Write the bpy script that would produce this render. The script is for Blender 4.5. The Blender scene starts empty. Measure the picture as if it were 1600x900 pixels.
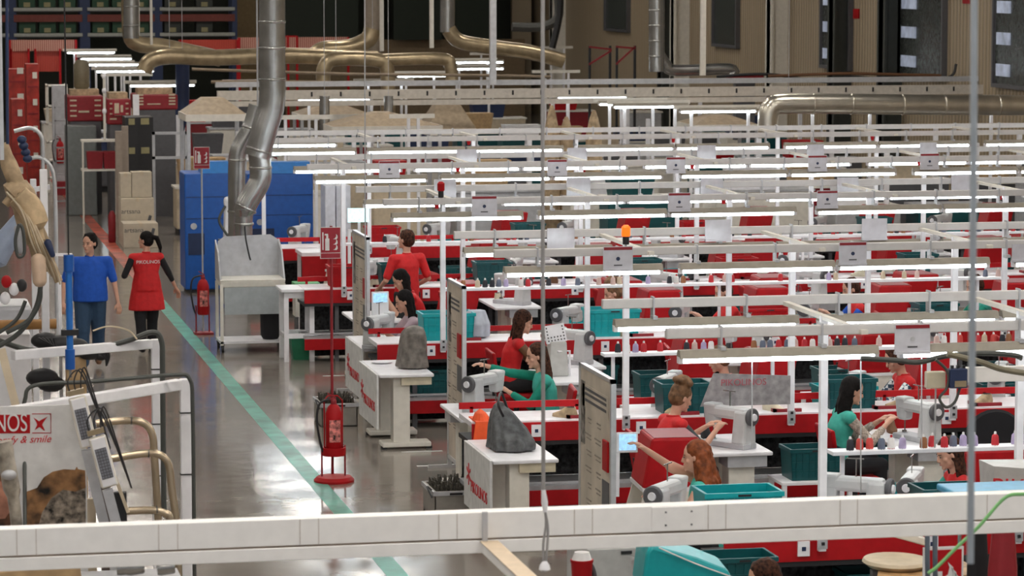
import bpy, bmesh, math, random
from mathutils import Vector, Matrix
random.seed(7)
PI = math.pi
C = bpy.context.scene.collection
S = bpy.context.scene

# ---------------------------------------------------------------- camera
F_PX, CAM_H = 4900.0, 5.1
PITCH = math.atan(510 / F_PX); YAW = math.atan(1011 / math.hypot(F_PX, 510))
FW = Vector((math.sin(YAW) * math.cos(PITCH), math.cos(YAW) * math.cos(PITCH), -math.sin(PITCH)))
RT = Vector((math.cos(YAW), -math.sin(YAW), 0)); UP = RT.cross(FW)
CAM = Vector((0, 0, CAM_H))
cd = bpy.data.cameras.new('camera'); cam = bpy.data.objects.new('camera', cd); C.objects.link(cam)
cd.sensor_width = 36; cd.lens = F_PX / 1600 * 36; cd.clip_end = 400
m3 = Matrix((RT, UP, -FW)).transposed()
cam.matrix_world = Matrix.Translation(CAM) @ m3.to_4x4()
cd.dof.use_dof = True; cd.dof.focus_distance = 28.0; cd.dof.aperture_fstop = 6.3
S.camera = cam
S.view_settings.view_transform = 'Standard'; S.view_settings.look = 'None'
S.view_settings.gamma = 1.0; S.view_settings.use_curve_mapping = False
S.view_settings.exposure = 0.68

# world: dim even light coming in from the open end of the hall
w = bpy.data.worlds.new('world'); S.world = w; w.use_nodes = True
w.node_tree.nodes['Background'].inputs[0].default_value = (0.95, 0.97, 1.0, 1)
w.node_tree.nodes['Background'].inputs[1].default_value = 0.22
TUBE = 12.0        # strength of the bench tubes
BAY = 32.0        # strength of the lamps under the roof

def ray(px, py): return FW * F_PX + RT * (px - 800) + UP * (450 - py)
def G(px, py, z=0.0):           # where a sight line meets the level z
    d = ray(px, py); return CAM + d * ((z - CAM_H) / d.z)
def V(px, py, Y):               # where it meets the cross-section Y
    d = ray(px, py); return CAM + d * (Y / d.y)

# ---------------------------------------------------------------- materials
MATS = {}
def mat(name, col, rough=0.5, metal=0.0, var=0.06, scale=12.0, emit=None, alpha=None, bump=0.0, spec=None, trans=None):
    if name in MATS: return MATS[name]
    m = bpy.data.materials.new(name); m.use_nodes = True; nt = m.node_tree; b = nt.nodes['Principled BSDF']
    b.inputs['Roughness'].default_value = rough; b.inputs['Metallic'].default_value = metal
    if spec is not None: b.inputs['Specular IOR Level'].default_value = spec
    tc = nt.nodes.new('ShaderNodeTexCoord'); nz = nt.nodes.new('ShaderNodeTexNoise')
    nz.inputs['Scale'].default_value = scale; nz.inputs['Detail'].default_value = 3
    nt.links.new(tc.outputs['Object'], nz.inputs['Vector'])
    rp = nt.nodes.new('ShaderNodeValToRGB')
    lo = [max(0, c * (1 - var * 2)) for c in col]; hi = [min(1, c * (1 + var)) for c in col]
    rp.color_ramp.elements[0].position = 0.3; rp.color_ramp.elements[1].position = 0.7
    rp.color_ramp.elements[0].color = (*lo, 1); rp.color_ramp.elements[1].color = (*hi, 1)
    nt.links.new(nz.outputs['Fac'], rp.inputs['Fac']); nt.links.new(rp.outputs['Color'], b.inputs['Base Color'])
    if bump:
        bp = nt.nodes.new('ShaderNodeBump'); bp.inputs['Strength'].default_value = bump; bp.inputs['Distance'].default_value = 0.02
        nt.links.new(nz.outputs['Fac'], bp.inputs['Height']); nt.links.new(bp.outputs['Normal'], b.inputs['Normal'])
    if emit: b.inputs['Emission Color'].default_value = (*emit[:3], 1); b.inputs['Emission Strength'].default_value = emit[3]
    if alpha is not None: b.inputs['Alpha'].default_value = alpha
    if trans is not None: b.inputs['Transmission Weight'].default_value = trans
    MATS[name] = m; return m
WHITE = mat('white paint', (.86, .86, .90), .35, var=.03)
OFFW = mat('warm white paint', (.78, .75, .68), .4, var=.04)
BEAMW = mat('trunking white', (.95, .94, .93), .4, var=.02)
GREY = mat('light grey metal', (.52, .53, .56), .4, .2)
DGREY = mat('dark grey', (.10, .10, .11), .5)
BLACK = mat('black', (.015, .015, .018), .5)
RED = mat('red paint', (.42, .006, .010), .5, spec=.25)
DRED = mat('dark red', (.27, .012, .02), .5)
TEAL = mat('dark teal plastic', (.0, .075, .085), .4)
TEAL2 = mat('bright teal plastic', (.0, .34, .37), .4)
BLUE = mat('blue paint', (.01, .10, .42), .4)
NAVY = mat('navy', (.015, .03, .09), .5)
TAN = mat('tan cover', (.50, .37, .23), .7, var=.2, bump=.3)
BEIGE = mat('beige', (.62, .52, .38), .6)
CARD = mat('cardboard', (.50, .34, .18), .8, var=.12)
STEEL = mat('duct steel', (.42, .42, .41), .27, .85, var=.1, scale=5)
BRASSY = mat('galvanised duct', (.44, .35, .22), .3, .6, var=.15, scale=5)
ALU = mat('aluminium', (.65, .66, .68), .35, .6)
HOODM = mat('fixture hood', (.33, .30, .25), .5)
LAMP = mat('lit tube', (.9, .95, 1), .4, emit=(.86, .95, 1, TUBE), var=0)
SCREEN = mat('lit screen', (.1, .3, .5), .3, emit=(.35, .6, .85, .7), var=.5, scale=30)
SCREENW = mat('pale lit screen', (.6, .8, .85), .3, emit=(.6, .9, .9, .7), var=.2, scale=30)
RUBBER = mat('rubber hose', (.06, .065, .06), .5)
SKIN = mat('skin', (.62, .34, .24), .5, var=.06, scale=8)
EYE = mat('eye', (.02, .02, .02), .3)
LIP = mat('lip', (.45, .12, .10), .5)
PAPER = mat('paper', (.72, .72, .72), .7)
BAGM = mat('grey bag cloth', (.12, .125, .13), .75, var=.3, bump=.4)
BAGB = mat('brown grey cloth', (.20, .18, .16), .8, var=.25, bump=.4)
BOARDM = mat('board sheet', (.60, .53, .44), .6, var=.12, scale=3)
GREENC = mat('green cable', (.20, .50, .18), .5)
GLASSP = mat('clear sleeve', (.62, .62, .68), .15, var=.05, spec=.8)
BLACKC = mat('black cloth', (.012, .012, .015), .9)
CREAM = mat('cream enamel', (.62, .56, .42), .4)
ORANGE = mat('orange cloth', (.85, .10, .015), .6)
BROWN = mat('brown leather', (.16, .07, .03), .6)

SHADEM = mat('dark belt shade', (.035, .035, .038), .8, var=.5, scale=25)  # mottled near-black that imitates the shade under the conveyors
BEAMG = mat('beam grey white', (.66, .65, .65), .45, var=.03)
def wave_mat(name, c1, c2, scale, axis='X', rough=.5, bump=.5, metal=0):
    m = bpy.data.materials.new(name); m.use_nodes = True; nt = m.node_tree; b = nt.nodes['Principled BSDF']
    tc = nt.nodes.new('ShaderNodeTexCoord'); wv = nt.nodes.new('ShaderNodeTexWave'); wv.bands_direction = axis
    wv.inputs['Scale'].default_value = scale; nt.links.new(tc.outputs['Object'], wv.inputs['Vector'])
    rp = nt.nodes.new('ShaderNodeValToRGB'); rp.color_ramp.elements[0].color = (*c1, 1); rp.color_ramp.elements[1].color = (*c2, 1)
    rp.color_ramp.elements[0].position = .3; rp.color_ramp.elements[1].position = .55
    nt.links.new(wv.outputs['Fac'], rp.inputs['Fac']); nt.links.new(rp.outputs['Color'], b.inputs['Base Color'])
    bp = nt.nodes.new('ShaderNodeBump'); bp.inputs['Strength'].default_value = bump; bp.inputs['Distance'].default_value = .03
    nt.links.new(wv.outputs['Fac'], bp.inputs['Height']); nt.links.new(bp.outputs['Normal'], b.inputs['Normal'])
    b.inputs['Roughness'].default_value = rough; b.inputs['Metallic'].default_value = metal
    return m

# ---------------------------------------------------------------- mesh helpers
class MB:
    def __init__(s): s.v = []; s.f = []
    def add(s, vs, fs):
        n = len(s.v); s.v += [Vector(v) for v in vs]; s.f += [[i + n for i in f] for f in fs]; return s
    def box(s, x0, x1, y0, y1, z0, z1):
        return s.add([(x0, y0, z0), (x1, y0, z0), (x1, y1, z0), (x0, y1, z0), (x0, y0, z1), (x1, y0, z1), (x1, y1, z1), (x0, y1, z1)],
                     [(3, 2, 1, 0), (4, 5, 6, 7), (0, 1, 5, 4), (1, 2, 6, 5), (2, 3, 7, 6), (3, 0, 4, 7)])
    def cbox(s, c, d, M=None):
        hx, hy, hz = d[0] / 2, d[1] / 2, d[2] / 2
        vs = [Vector((x, y, z)) for z in (-hz, hz) for (x, y) in ((-hx, -hy), (hx, -hy), (hx, hy), (-hx, hy))]
        if M is not None: vs = [M @ v for v in vs]
        return s.add([v + Vector(c) for v in vs], [(3, 2, 1, 0), (4, 5, 6, 7), (0, 1, 5, 4), (1, 2, 6, 5), (2, 3, 7, 6), (3, 0, 4, 7)])
    def taper(s, r0, z0, r1, z1):   # rects (x0,x1,y0,y1)
        a, b = r0, r1
        return s.add([(a[0], a[2], z0), (a[1], a[2], z0), (a[1], a[3], z0), (a[0], a[3], z0), (b[0], b[2], z1), (b[1], b[2], z1), (b[1], b[3], z1), (b[0], b[3], z1)],
                     [(3, 2, 1, 0), (4, 5, 6, 7), (0, 1, 5, 4), (1, 2, 6, 5), (2, 3, 7, 6), (3, 0, 4, 7)])
    def bar(s, p, q, w, h=None):
        p, q = Vector(p), Vector(q); h = h or w; d = (q - p).normalized()
        a = Vector((0, 0, 1)) if abs(d.z) < .95 else Vector((0, 1, 0))
        u = d.cross(a).normalized(); t = u.cross(d)
        vs = [e + u * i * w / 2 + t * j * h / 2 for e in (p, q) for i, j in ((-1, -1), (1, -1), (1, 1), (-1, 1))]
        return s.add(vs, [(3, 2, 1, 0), (4, 5, 6, 7), (0, 1, 5, 4), (1, 2, 6, 5), (2, 3, 7, 6), (3, 0, 4, 7)])
    def tube(s, pts, r, n=10, smooth=False, caps=True):
        pts = [Vector(p) for p in pts]
        if smooth: pts = spline(pts, smooth if smooth is not True else 6)
        rs = r if isinstance(r, (list, tuple)) else [r] * len(pts)
        if len(rs) != len(pts):
            rs = [rs[min(len(rs) - 1, int(i / (len(pts) - 1) * (len(rs) - 1) + .5))] for i in range(len(pts))]
        vs = []; fs = []; pu = None
        for i, p in enumerate(pts):
            d = (pts[min(i + 1, len(pts) - 1)] - pts[max(i - 1, 0)]).normalized()
            if pu is None:
                a = Vector((0, 0, 1)) if abs(d.z) < .9 else Vector((1, 0, 0)); pu = d.cross(a).normalized()
            pu = (pu - d * pu.dot(d)).normalized(); t = d.cross(pu)
            vs += [p + (pu * math.cos(2 * PI * k / n) + t * math.sin(2 * PI * k / n)) * rs[i] for k in range(n)]
        for i in range(len(pts) - 1):
            for k in range(n): fs.append((i * n + k, i * n + (k + 1) % n, (i + 1) * n + (k + 1) % n, (i + 1) * n + k))
        if caps: fs += [tuple(range(n))[::-1], tuple((len(pts) - 1) * n + k for k in range(n))]
        return s.add(vs, fs)
    def lathe(s, prof, c=(0, 0, 0), n=16, axis=None):
        M = Matrix.Identity(3)
        if axis: M = Vector((0, 0, 1)).rotation_difference(Vector(axis)).to_matrix()
        c = Vector(c); vs = []; fs = []
        for r, z in prof: vs += [c + M @ Vector((r * math.cos(2 * PI * k / n), r * math.sin(2 * PI * k / n), z)) for k in range(n)]
        for i in range(len(prof) - 1):
            for k in range(n): fs.append((i * n + k, i * n + (k + 1) % n, (i + 1) * n + (k + 1) % n, (i + 1) * n + k))
        fs += [tuple(range(n))[::-1], tuple((len(prof) - 1) * n + k for k in range(n))]
        return s.add(vs, fs)
    def prism(s, poly, o, u, v, t):   # polygon in plane (o; u,v) with thickness vector t
        o, u, v, t = map(Vector, (o, u, v, t)); n = len(poly)
        a = [o + u * x + v * y for x, y in poly]
        return s.add(a + [p + t for p in a], [tuple(range(n))[::-1], tuple(range(n, 2 * n))] + [(i, (i + 1) % n, n + (i + 1) % n, n + i) for i in range(n)])
    def ell(s, c, r, n=14, m=9, M=None):
        c = Vector(c); vs = []; fs = []
        for i in range(m):
            th = PI * (i + .5) / m
            for k in range(n):
                v = Vector((r[0] * math.sin(th) * math.cos(2 * PI * k / n), r[1] * math.sin(th) * math.sin(2 * PI * k / n), r[2] * math.cos(th)))
                vs.append(c + (M @ v if M is not None else v))
        for i in range(m - 1):
            for k in range(n): fs.append((i * n + k, (i + 1) * n + k, (i + 1) * n + (k + 1) % n, i * n + (k + 1) % n))
        fs += [tuple(range(n)), tuple((m - 1) * n + k for k in range(n))[::-1]]
        return s.add(vs, fs)
    def cap(s, p, q, r0, r1, n=10):
        p, q = Vector(p), Vector(q); d = q - p
        if d.length < 1e-5: d = Vector((0, 0, 1e-4))
        d.normalize(); pts = []; rs = []
        for a in (80, 50, 20): pts.append(p - d * r0 * math.sin(math.radians(a))); rs.append(r0 * math.cos(math.radians(a)))
        for a in (0, 20, 50, 80): pts.append(q + d * r1 * math.sin(math.radians(a))); rs.append(r1 * math.cos(math.radians(a)))
        return s.tube(pts, rs, n)
    def loft(s, secs, n=16):   # (center, rx, ry) horizontal ellipses, x dir optional yaw
        vs = []; fs = []
        for sec in secs:
            c, rx, ry = sec[:3]; yaw = sec[3] if len(sec) > 3 else 0; c = Vector(c)
            for k in range(n):
                a = 2 * PI * k / n; x, y = rx * math.cos(a), ry * math.sin(a)
                vs.append(c + Vector((x * math.cos(yaw) - y * math.sin(yaw), x * math.sin(yaw) + y * math.cos(yaw), 0)))
        for i in range(len(secs) - 1):
            for k in range(n): fs.append((i * n + k, i * n + (k + 1) % n, (i + 1) * n + (k + 1) % n, (i + 1) * n + k))
        fs += [tuple(range(n))[::-1], tuple((len(secs) - 1) * n + k for k in range(n))]
        return s.add(vs, fs)
    def build(s, name, m, parent=None, smooth=False, bevel=0, loc=None):
        me = bpy.data.meshes.new(name); me.from_pydata([tuple(v) for v in s.v], [], s.f)
        bm = bmesh.new(); bm.from_mesh(me); bmesh.ops.recalc_face_normals(bm, faces=bm.faces); bm.to_mesh(me); bm.free()
        me.materials.append(m); o = bpy.data.objects.new(name, me); C.objects.link(o)
        if smooth:
            me.polygons.foreach_set('use_smooth', [True] * len(me.polygons))
            try: me.set_sharp_from_angle(angle=math.radians(40))
            except Exception: pass
        if bevel:
            b = o.modifiers.new('bevel', 'BEVEL'); b.width = bevel; b.segments = 2; b.limit_method = 'ANGLE'
        if parent is not None: o.parent = parent
        if loc is not None: o.location = loc
        return o
def spline(pts, k=6):
    out = []
    for i in range(len(pts) - 1):
        p0, p1, p2, p3 = pts[max(i - 1, 0)], pts[i], pts[i + 1], pts[min(i + 2, len(pts) - 1)]
        for j in range(k):
            t = j / k
            out.append(.5 * ((2 * p1) + (p2 - p0) * t + (2 * p0 - 5 * p1 + 4 * p2 - p3) * t * t + (3 * p1 - p0 - 3 * p2 + p3) * t ** 3))
    return out + [pts[-1]]
def tag(o, label, cat, group=None, kind=None):
    if label: o['label'] = label
    if cat: o['category'] = cat
    if group: o['group'] = group
    if kind: o['kind'] = kind
    return o
def thing(name, label, cat, loc=(0, 0, 0), rz=0, group=None):
    o = bpy.data.objects.new(name, None); C.objects.link(o); o.location = loc; o.rotation_euler = (0, 0, rz)
    o.empty_display_size = .1
    return tag(o, label, cat, group)
KIDS = {}
def dup(root, loc, rz=None, label=None, group=None):
    def kids(o):
        if o.name not in KIDS: KIDS[o.name] = [c for c in C.objects if c.parent == o]
        return KIDS[o.name]
    r = root.copy(); C.objects.link(r); r.location = loc
    if rz is not None: r.rotation_euler = (0, 0, rz)
    if label: r['label'] = label
    if group: r['group'] = group
    for ch in kids(root):
        c = ch.copy(); C.objects.link(c); c.parent = r
        for g in kids(ch):
            d = g.copy(); C.objects.link(d); d.parent = c
    return r
def struct(o): o['kind'] = 'structure'; return o
def text(name, s, size, m, parent, loc, rot, depth=.002, align='CENTER', shear=0):
    cu = bpy.data.curves.new('t', 'FONT'); cu.body = s; cu.size = size; cu.extrude = depth; cu.align_x = align; cu.align_y = 'CENTER'; cu.shear = shear
    to = bpy.data.objects.new('t', cu); C.objects.link(to)
    bpy.context.view_layer.update()
    me = bpy.data.meshes.new_from_object(to.evaluated_get(bpy.context.evaluated_depsgraph_get()))
    bpy.data.objects.remove(to); me.materials.clear(); me.materials.append(m); me.name = name
    o = bpy.data.objects.new(name, me); C.objects.link(o); o.location = loc; o.rotation_euler = rot
    if parent: o.parent = parent
    return o
ORD = ['first', 'second', 'third', 'fourth', 'fifth', 'sixth', 'seventh', 'eighth', 'ninth', 'tenth', 'eleventh', 'twelfth', 'thirteenth', 'fourteenth', 'fifteenth',
       'sixteenth', 'seventeenth', 'eighteenth', 'nineteenth', 'twentieth'] + ['twenty-%s' % x for x in ('first', 'second', 'third', 'fourth', 'fifth', 'sixth', 'seventh', 'eighth', 'ninth')] + ['thirtieth'] + ['%s-%s' % (d, x) for d in ('thirty', 'forty', 'fifty') for x in ('first', 'second', 'third', 'fourth', 'fifth', 'sixth', 'seventh', 'eighth', 'ninth')]
ROWN = ['nearest', 'second', 'third', 'fourth', 'fifth', 'sixth', 'seventh', 'eighth']

# ================================================================ SETTING
XW, YB, XL, ZC = 22.0, 105.0, -14.0, 9.0
fm = bpy.data.materials.new('polished floor'); fm.use_nodes = True; nt = fm.node_tree; b = nt.nodes['Principled BSDF']
tc = nt.nodes.new('ShaderNodeTexCoord'); nz = nt.nodes.new('ShaderNodeTexNoise'); nz.inputs['Scale'].default_value = .7; nz.inputs['Detail'].default_value = 6
nt.links.new(tc.outputs['Object'], nz.inputs['Vector'])
rp = nt.nodes.new('ShaderNodeValToRGB'); rp.color_ramp.elements[0].position = .3; rp.color_ramp.elements[1].position = .7
rp.color_ramp.elements[0].color = (.20, .175, .15, 1); rp.color_ramp.elements[1].color = (.27, .24, .21, 1)
nt.links.new(nz.outputs['Fac'], rp.inputs['Fac']); nt.links.new(rp.outputs['Color'], b.inputs['Base Color'])
n2 = nt.nodes.new('ShaderNodeTexNoise'); n2.inputs['Scale'].default_value = 3
nt.links.new(tc.outputs['Object'], n2.inputs['Vector'])
mr = nt.nodes.new('ShaderNodeMapRange'); mr.inputs['To Min'].default_value = .07; mr.inputs['To Max'].default_value = .2
nt.links.new(n2.outputs['Fac'], mr.inputs['Value']); nt.links.new(mr.outputs['Result'], b.inputs['Roughness'])
bp = nt.nodes.new('ShaderNodeBump'); bp.inputs['Strength'].default_value = .03; bp.inputs['Distance'].default_value = .05
nt.links.new(n2.outputs['Fac'], bp.inputs['Height']); nt.links.new(bp.outputs['Normal'], b.inputs['Normal'])
b.inputs['Specular IOR Level'].default_value = .75
struct(MB().box(XL, XW, 5, YB, -.2, 0).build('floor', fm))
WALLM = wave_mat('ribbed cream cladding', (.30, .235, .15), (.42, .34, .235), 1.6, 'Y', bump=.6)
struct(MB().box(XW, XW + .2, 5, YB, 0, ZC).build('wall_right', WALLM))
DKWALL = mat('dark wall', (.035, .04, .03), .8)
struct(MB().box(XL, XW, YB, YB + .2, 0, ZC).build('wall_back', DKWALL))
struct(MB().box(XL - .2, XL, 5, YB, 0, ZC).build('wall_left', mat('left wall', (.3, .28, .25), .7)))
struct(MB().box(XL, XW, 5, YB, ZC, ZC + .2).build('ceiling', mat('roof', (.05, .05, .05), .8)))
GL = mat('painted floor green', (.10, .42, .32), .3, var=.25, scale=3)
RL = mat('painted floor red', (.50, .09, .05), .4, var=.35, scale=3)
struct(MB().box(4.16, 4.34, 14, 48, 0, .002).build('trim_1', GL))
struct(MB().box(4.14, 4.36, 50, 92, 0, .002).build('trim_2', RL))
# cream panel bays of the far wall seen right of the racks
def wy(px):   # Y along the right wall under a pixel column
    return XW / math.tan(YAW + math.atan((px - 800) / 4926))
WINF = mat('smoky window', (.07, .08, .075), .25, var=.2); WINL = mat('window daylight', (.4, .45, .55), .3, emit=(.55, .62, .8, .16), var=.3, scale=4)
for i, (a, b_, zb) in enumerate([(950, 985, 3.1), (1120, 1156, 2.95), (1290, 1333, 2.7), (1412, 1480, 2.7), (1562, 1625, 2.7)]):
    y1, y0 = wy(a), wy(b_)
    wn = struct(thing('window_%d' % (i + 1), None, None, (XW, y0, 0)))
    MB().box(-.06, .02, 0, y1 - y0, zb, ZC - .3).build('pane', WINF, wn)
    MB().box(-.12, .02, -.08, 0, zb - .08, ZC - .3).box(-.12, .02, y1 - y0, y1 - y0 + .08, zb - .08, ZC - .3).box(-.12, .02, 0, y1 - y0, zb - .08, zb).build('window_frame', DGREY, wn)
    if i in (2, 3, 4):
        z = zb + .15
        for k in range(5):
            MB().box(-.09, -.05, (y1 - y0) * .62, (y1 - y0) * .95, z, z + .24).build('lit_pane', WINL, wn); z += .62
for i, (a, b_) in enumerate([(1043, 1058), (1213, 1232), (1398, 1412), (1068, 1078), (1325, 1332), (870, 884)]):
    y1, y0 = wy(a), wy(b_)
    struct(MB().box(XW - .45, XW + .01, y0, y0 + .3, 0, ZC).box(XW - .45, XW - .40, y0 - .12, y0 + .42, 0, ZC).build('trim_%d' % (i + 3), mat('column dark', (.04, .045, .04), .6) if i % 2 == 0 else OFFW))

# ceiling lamps
lampm = mat('high bay glow', (1, 1, 1), .5, emit=(1, .93, .84, BAY), var=0)
bay = None
bi = 0
for y in (8, 13, 18, 26, 34, 42, 50, 58, 68, 79, 90):  # two nearest rows are unseen lamps added to brighten the foreground trunking
    for x in (-8, .8, 5.2, 11, 17):
        if bay is None:
            bay = thing('ceiling_light', None, 'ceiling light', (x, y, ZC - .45), 0, 'lamps under the roof')
            MB().box(-.62, .62, -.32, .32, .06, .2).box(-.02, .02, -.02, .02, .2, .45).build('housing', GREY, bay)
            MB().box(-.6, .6, -.3, .3, 0, .06).build('diffuser', lampm, bay); o = bay
        else: o = dup(bay, (x, y, ZC - .45))
        o['label'] = 'rectangular high ceiling lamp hung under the dark roof, lane %s, bay %s' % (ORD[bi % 5], ORD[bi // 5])
        bi += 1

# ================================================================ ROW MODULES
ROWS = [21.62, 27.65, 33.65, 39.5, 45.3]
def xr(Y, px=1640): return Y * math.tan(YAW + math.atan((px - 800) / 4926))
XS = [(6.0 if k == 0 else 5.3 if k == 1 else 5.4) for k in range(len(ROWS))]
BIG = set(range(4))
# --- strip light prototype (local x 0..1.42)
def make_strip():
    t = thing('strip_light', 'x', 'strip light', group='lit strip lights over the benches')
    MB().add([(0, -.06, .03), (1.42, -.06, .03), (1.42, .06, .03), (0, .06, .03), (0, -.03, .085), (1.42, -.03, .085), (1.42, .03, .085), (0, .03, .085)],
             [(3, 2, 1, 0), (4, 5, 6, 7), (0, 1, 5, 4), (1, 2, 6, 5), (2, 3, 7, 6), (3, 0, 4, 7)]).build('hood', HOODM, t)
    MB().tube([(.03, 0, .012), (1.39, 0, .012)], .02, 8).build('tube', LAMP, t, smooth=True)
    for x in (0, 1.40): MB().cbox((x + .01, 0, .015), (.03, .06, .045)).build('end_cap', WHITE, t)
    return t
strip0 = None
def fixture_starts(xa, xb):
    out = [xa]; x = xa + 1.58
    while x < xb:
        out += [x, x + 1.45]; x += 3.1
    return out
for k, Y in enumerate(ROWS):
    for side, dy in (('near', -.98), ('far', .92)):
        y = Y + dy; xe = xr(y) + .8; x0 = 5.4
        zb = 2.40
        # supporting channel beam
        bm_ = MB().box(x0 - .08, xe, y - .03 + .05, y + .03 + .05, zb + .13, zb + .20)
        bo = thing('light_beam', 'long white channel beam on the %s side over the %s conveyor line' % (side, ROWN[k]), 'beam', (0, 0, 0), 0, 'beams carrying the strip lights')
        bm_.build('channel', BEAMG, bo, bevel=.006 if k < 3 else 0)
        n = 0; x = x0 + .3
        while x < xe and n < 60:
            MB().box(x, x + .012, y + .0, y + .088, zb + .04, zb + .215).box(x - .012, x + .024, y - .045, y + .045, zb + .05, zb + .075).build('clamp', GREY, bo); x += .72; n += 1
        for j, sx in enumerate(fixture_starts(x0, xe)):
            if sx > xe or (k == 4 and side == 'far' and (sx > 9.9 or 6.5 < sx < 8.2)): break
            lab = 'lit strip light, %s from the aisle, %s side of %s conveyor line' % (ORD[j], side, ROWN[k])
            if strip0 is None:
                strip0 = make_strip(); strip0.location = (sx, y, zb - .03); strip0['label'] = lab
            else: dup(strip0, (sx, y, zb - .03), None, lab)
# --- posts with arms
def make_post():
    t = thing('rack_post', 'x', 'post', group='white posts bolted to the conveyors')
    MB().box(-.028, .028, -.05, 0, .84, 2.56).build('upright', WHITE, t, bevel=.004)
    MB().box(-.035, .035, -.056, -.05, .86, .98).build('bolt_plate', GREY, t)
    MB().cbox((0, -.06, .9), (.022, .02, .022)).cbox((0, -.06, .96), (.022, .02, .022)).build('bolt', BLACK, t)
    for s_ in (-1, 1):
        MB().bar((.0, -.02, 2.55), (0, s_ * .95 - .02, 2.58 - .03), .05, .03).build('arm', OFFW, t)
    return t
post0 = None
posts_x = {}
for k, Y in enumerate(ROWS):
    first = {0: 6.72, 1: 6.72, 2: 6.12}.get(k, 5.6 + .3 * (k % 2)); step = {0: 1.5, 1: 1.57, 2: 1.62}.get(k, 1.55)
    x = first; j = 0; posts_x[k] = []
    while x < xr(Y) + .3:
        lab = 'white square post, %s from the aisle, on the %s conveyor line' % (ORD[j], ROWN[k])
        if post0 is None: post0 = make_post(); post0.location = (x, Y - .04, 0); post0['label'] = lab
        else: dup(post0, (x, Y - .04, 0), None, lab)
        posts_x[k].append(x)
        x += step; j += 1
# --- red cups hung on the posts
cup0 = None
for k, Y in enumerate(ROWS):
    for j, x in enumerate(posts_x[k]):
        if (j + k) % 2: continue
        lab = 'small red cup on the %s post from the aisle of the %s conveyor' % (ORD[j], ROWN[k])
        if cup0 is None:
            cup0 = MB().lathe([(.02, 0), (.035, .07), (.03, .07), (.018, .01)], n=10).build('cup', RED, smooth=True)
            cup0.location = (x - .065, Y - .06, 2.42); tag(cup0, lab, 'cup', 'red cups at the post heads')
        else:
            c = dup(cup0, (x - .065, Y - .06, 2.42), None, lab)
# --- conveyors
for k, Y in enumerate(ROWS):
    xa, xb = XS[k], xr(Y + 1) + .8
    t = thing('conveyor', 'long white-topped red conveyor line, %s to the camera' % ROWN[k], 'conveyor', (0, 0, 0), 0, 'red conveyor lines')
    MB().box(xa, xb, Y, Y + .62, .90, .945).build('belt', WHITE, t)
    MB().box(xa, xb, Y - .02, Y, .76, .93).build('side_panel', RED, t)
    MB().box(xa, xb, Y + .60, Y + .63, .98, 1.04).build('rail', RED, t)
    mb = MB(); x = xa + .1
    while x < xb: mb.box(x, x + .03, Y + .6, Y + .62, .94, 1.0); x += 1.0
    mb.build('rail_stub', RED, t)
    MB().box(xa, xb, Y - .01, Y + .64, .72, .76).build('tray', BLACK, t)
    MB().box(xa, xb, Y, Y + .6, .30, .34).build('lower_belt', GREY, t)
    MB().box(xa + .02, xb, Y + .57, Y + .585, .345, .72).build('shade_sheet', SHADEM, t)  # dark sheet added at the rear to deepen the shade between the belts
    MB().box(xa + .02, xb, Y + .50, Y + .52, .02, .28).build('shade_strip', SHADEM, t)  # matching dark strip, painted shade below the lower belt
    MB().box(xa, xb, Y - .02, Y, .16, .30).build('lower_panel', RED, t)
    MB().box(xa, xb, Y - .03, Y - .01, .36, .38).build('lower_rail', GREY, t)
    x = xa + .4; n = 0
    while x < xb and n < 20:
        MB().box(x, x + .05, Y + .04, Y + .09, 0, .74).build('leg', DGREY, t); MB().box(x, x + .05, Y + .52, Y + .57, 0, .74).build('leg', DGREY, t); x += 2.1; n += 1
    if k < 4:
        x = xa + .55; n = 0
        while x < xb and n < 20:
            MB().box(x, x + .09, Y - .035, Y - .02, .80, .91).build('socket_box', WHITE, t)
            MB().cbox((x + .045, Y - .037, .855), (.03, .006, .03)).build('socket', NAVY, t)
            MB().box(x + .35, x + .62, Y + .05, Y + .09, .945, .975).box(x + .35, x + .38, Y + .05, Y + .25, .945, .975).build('guide_bracket', DRED, t)
            x += .98; n += 1
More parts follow.
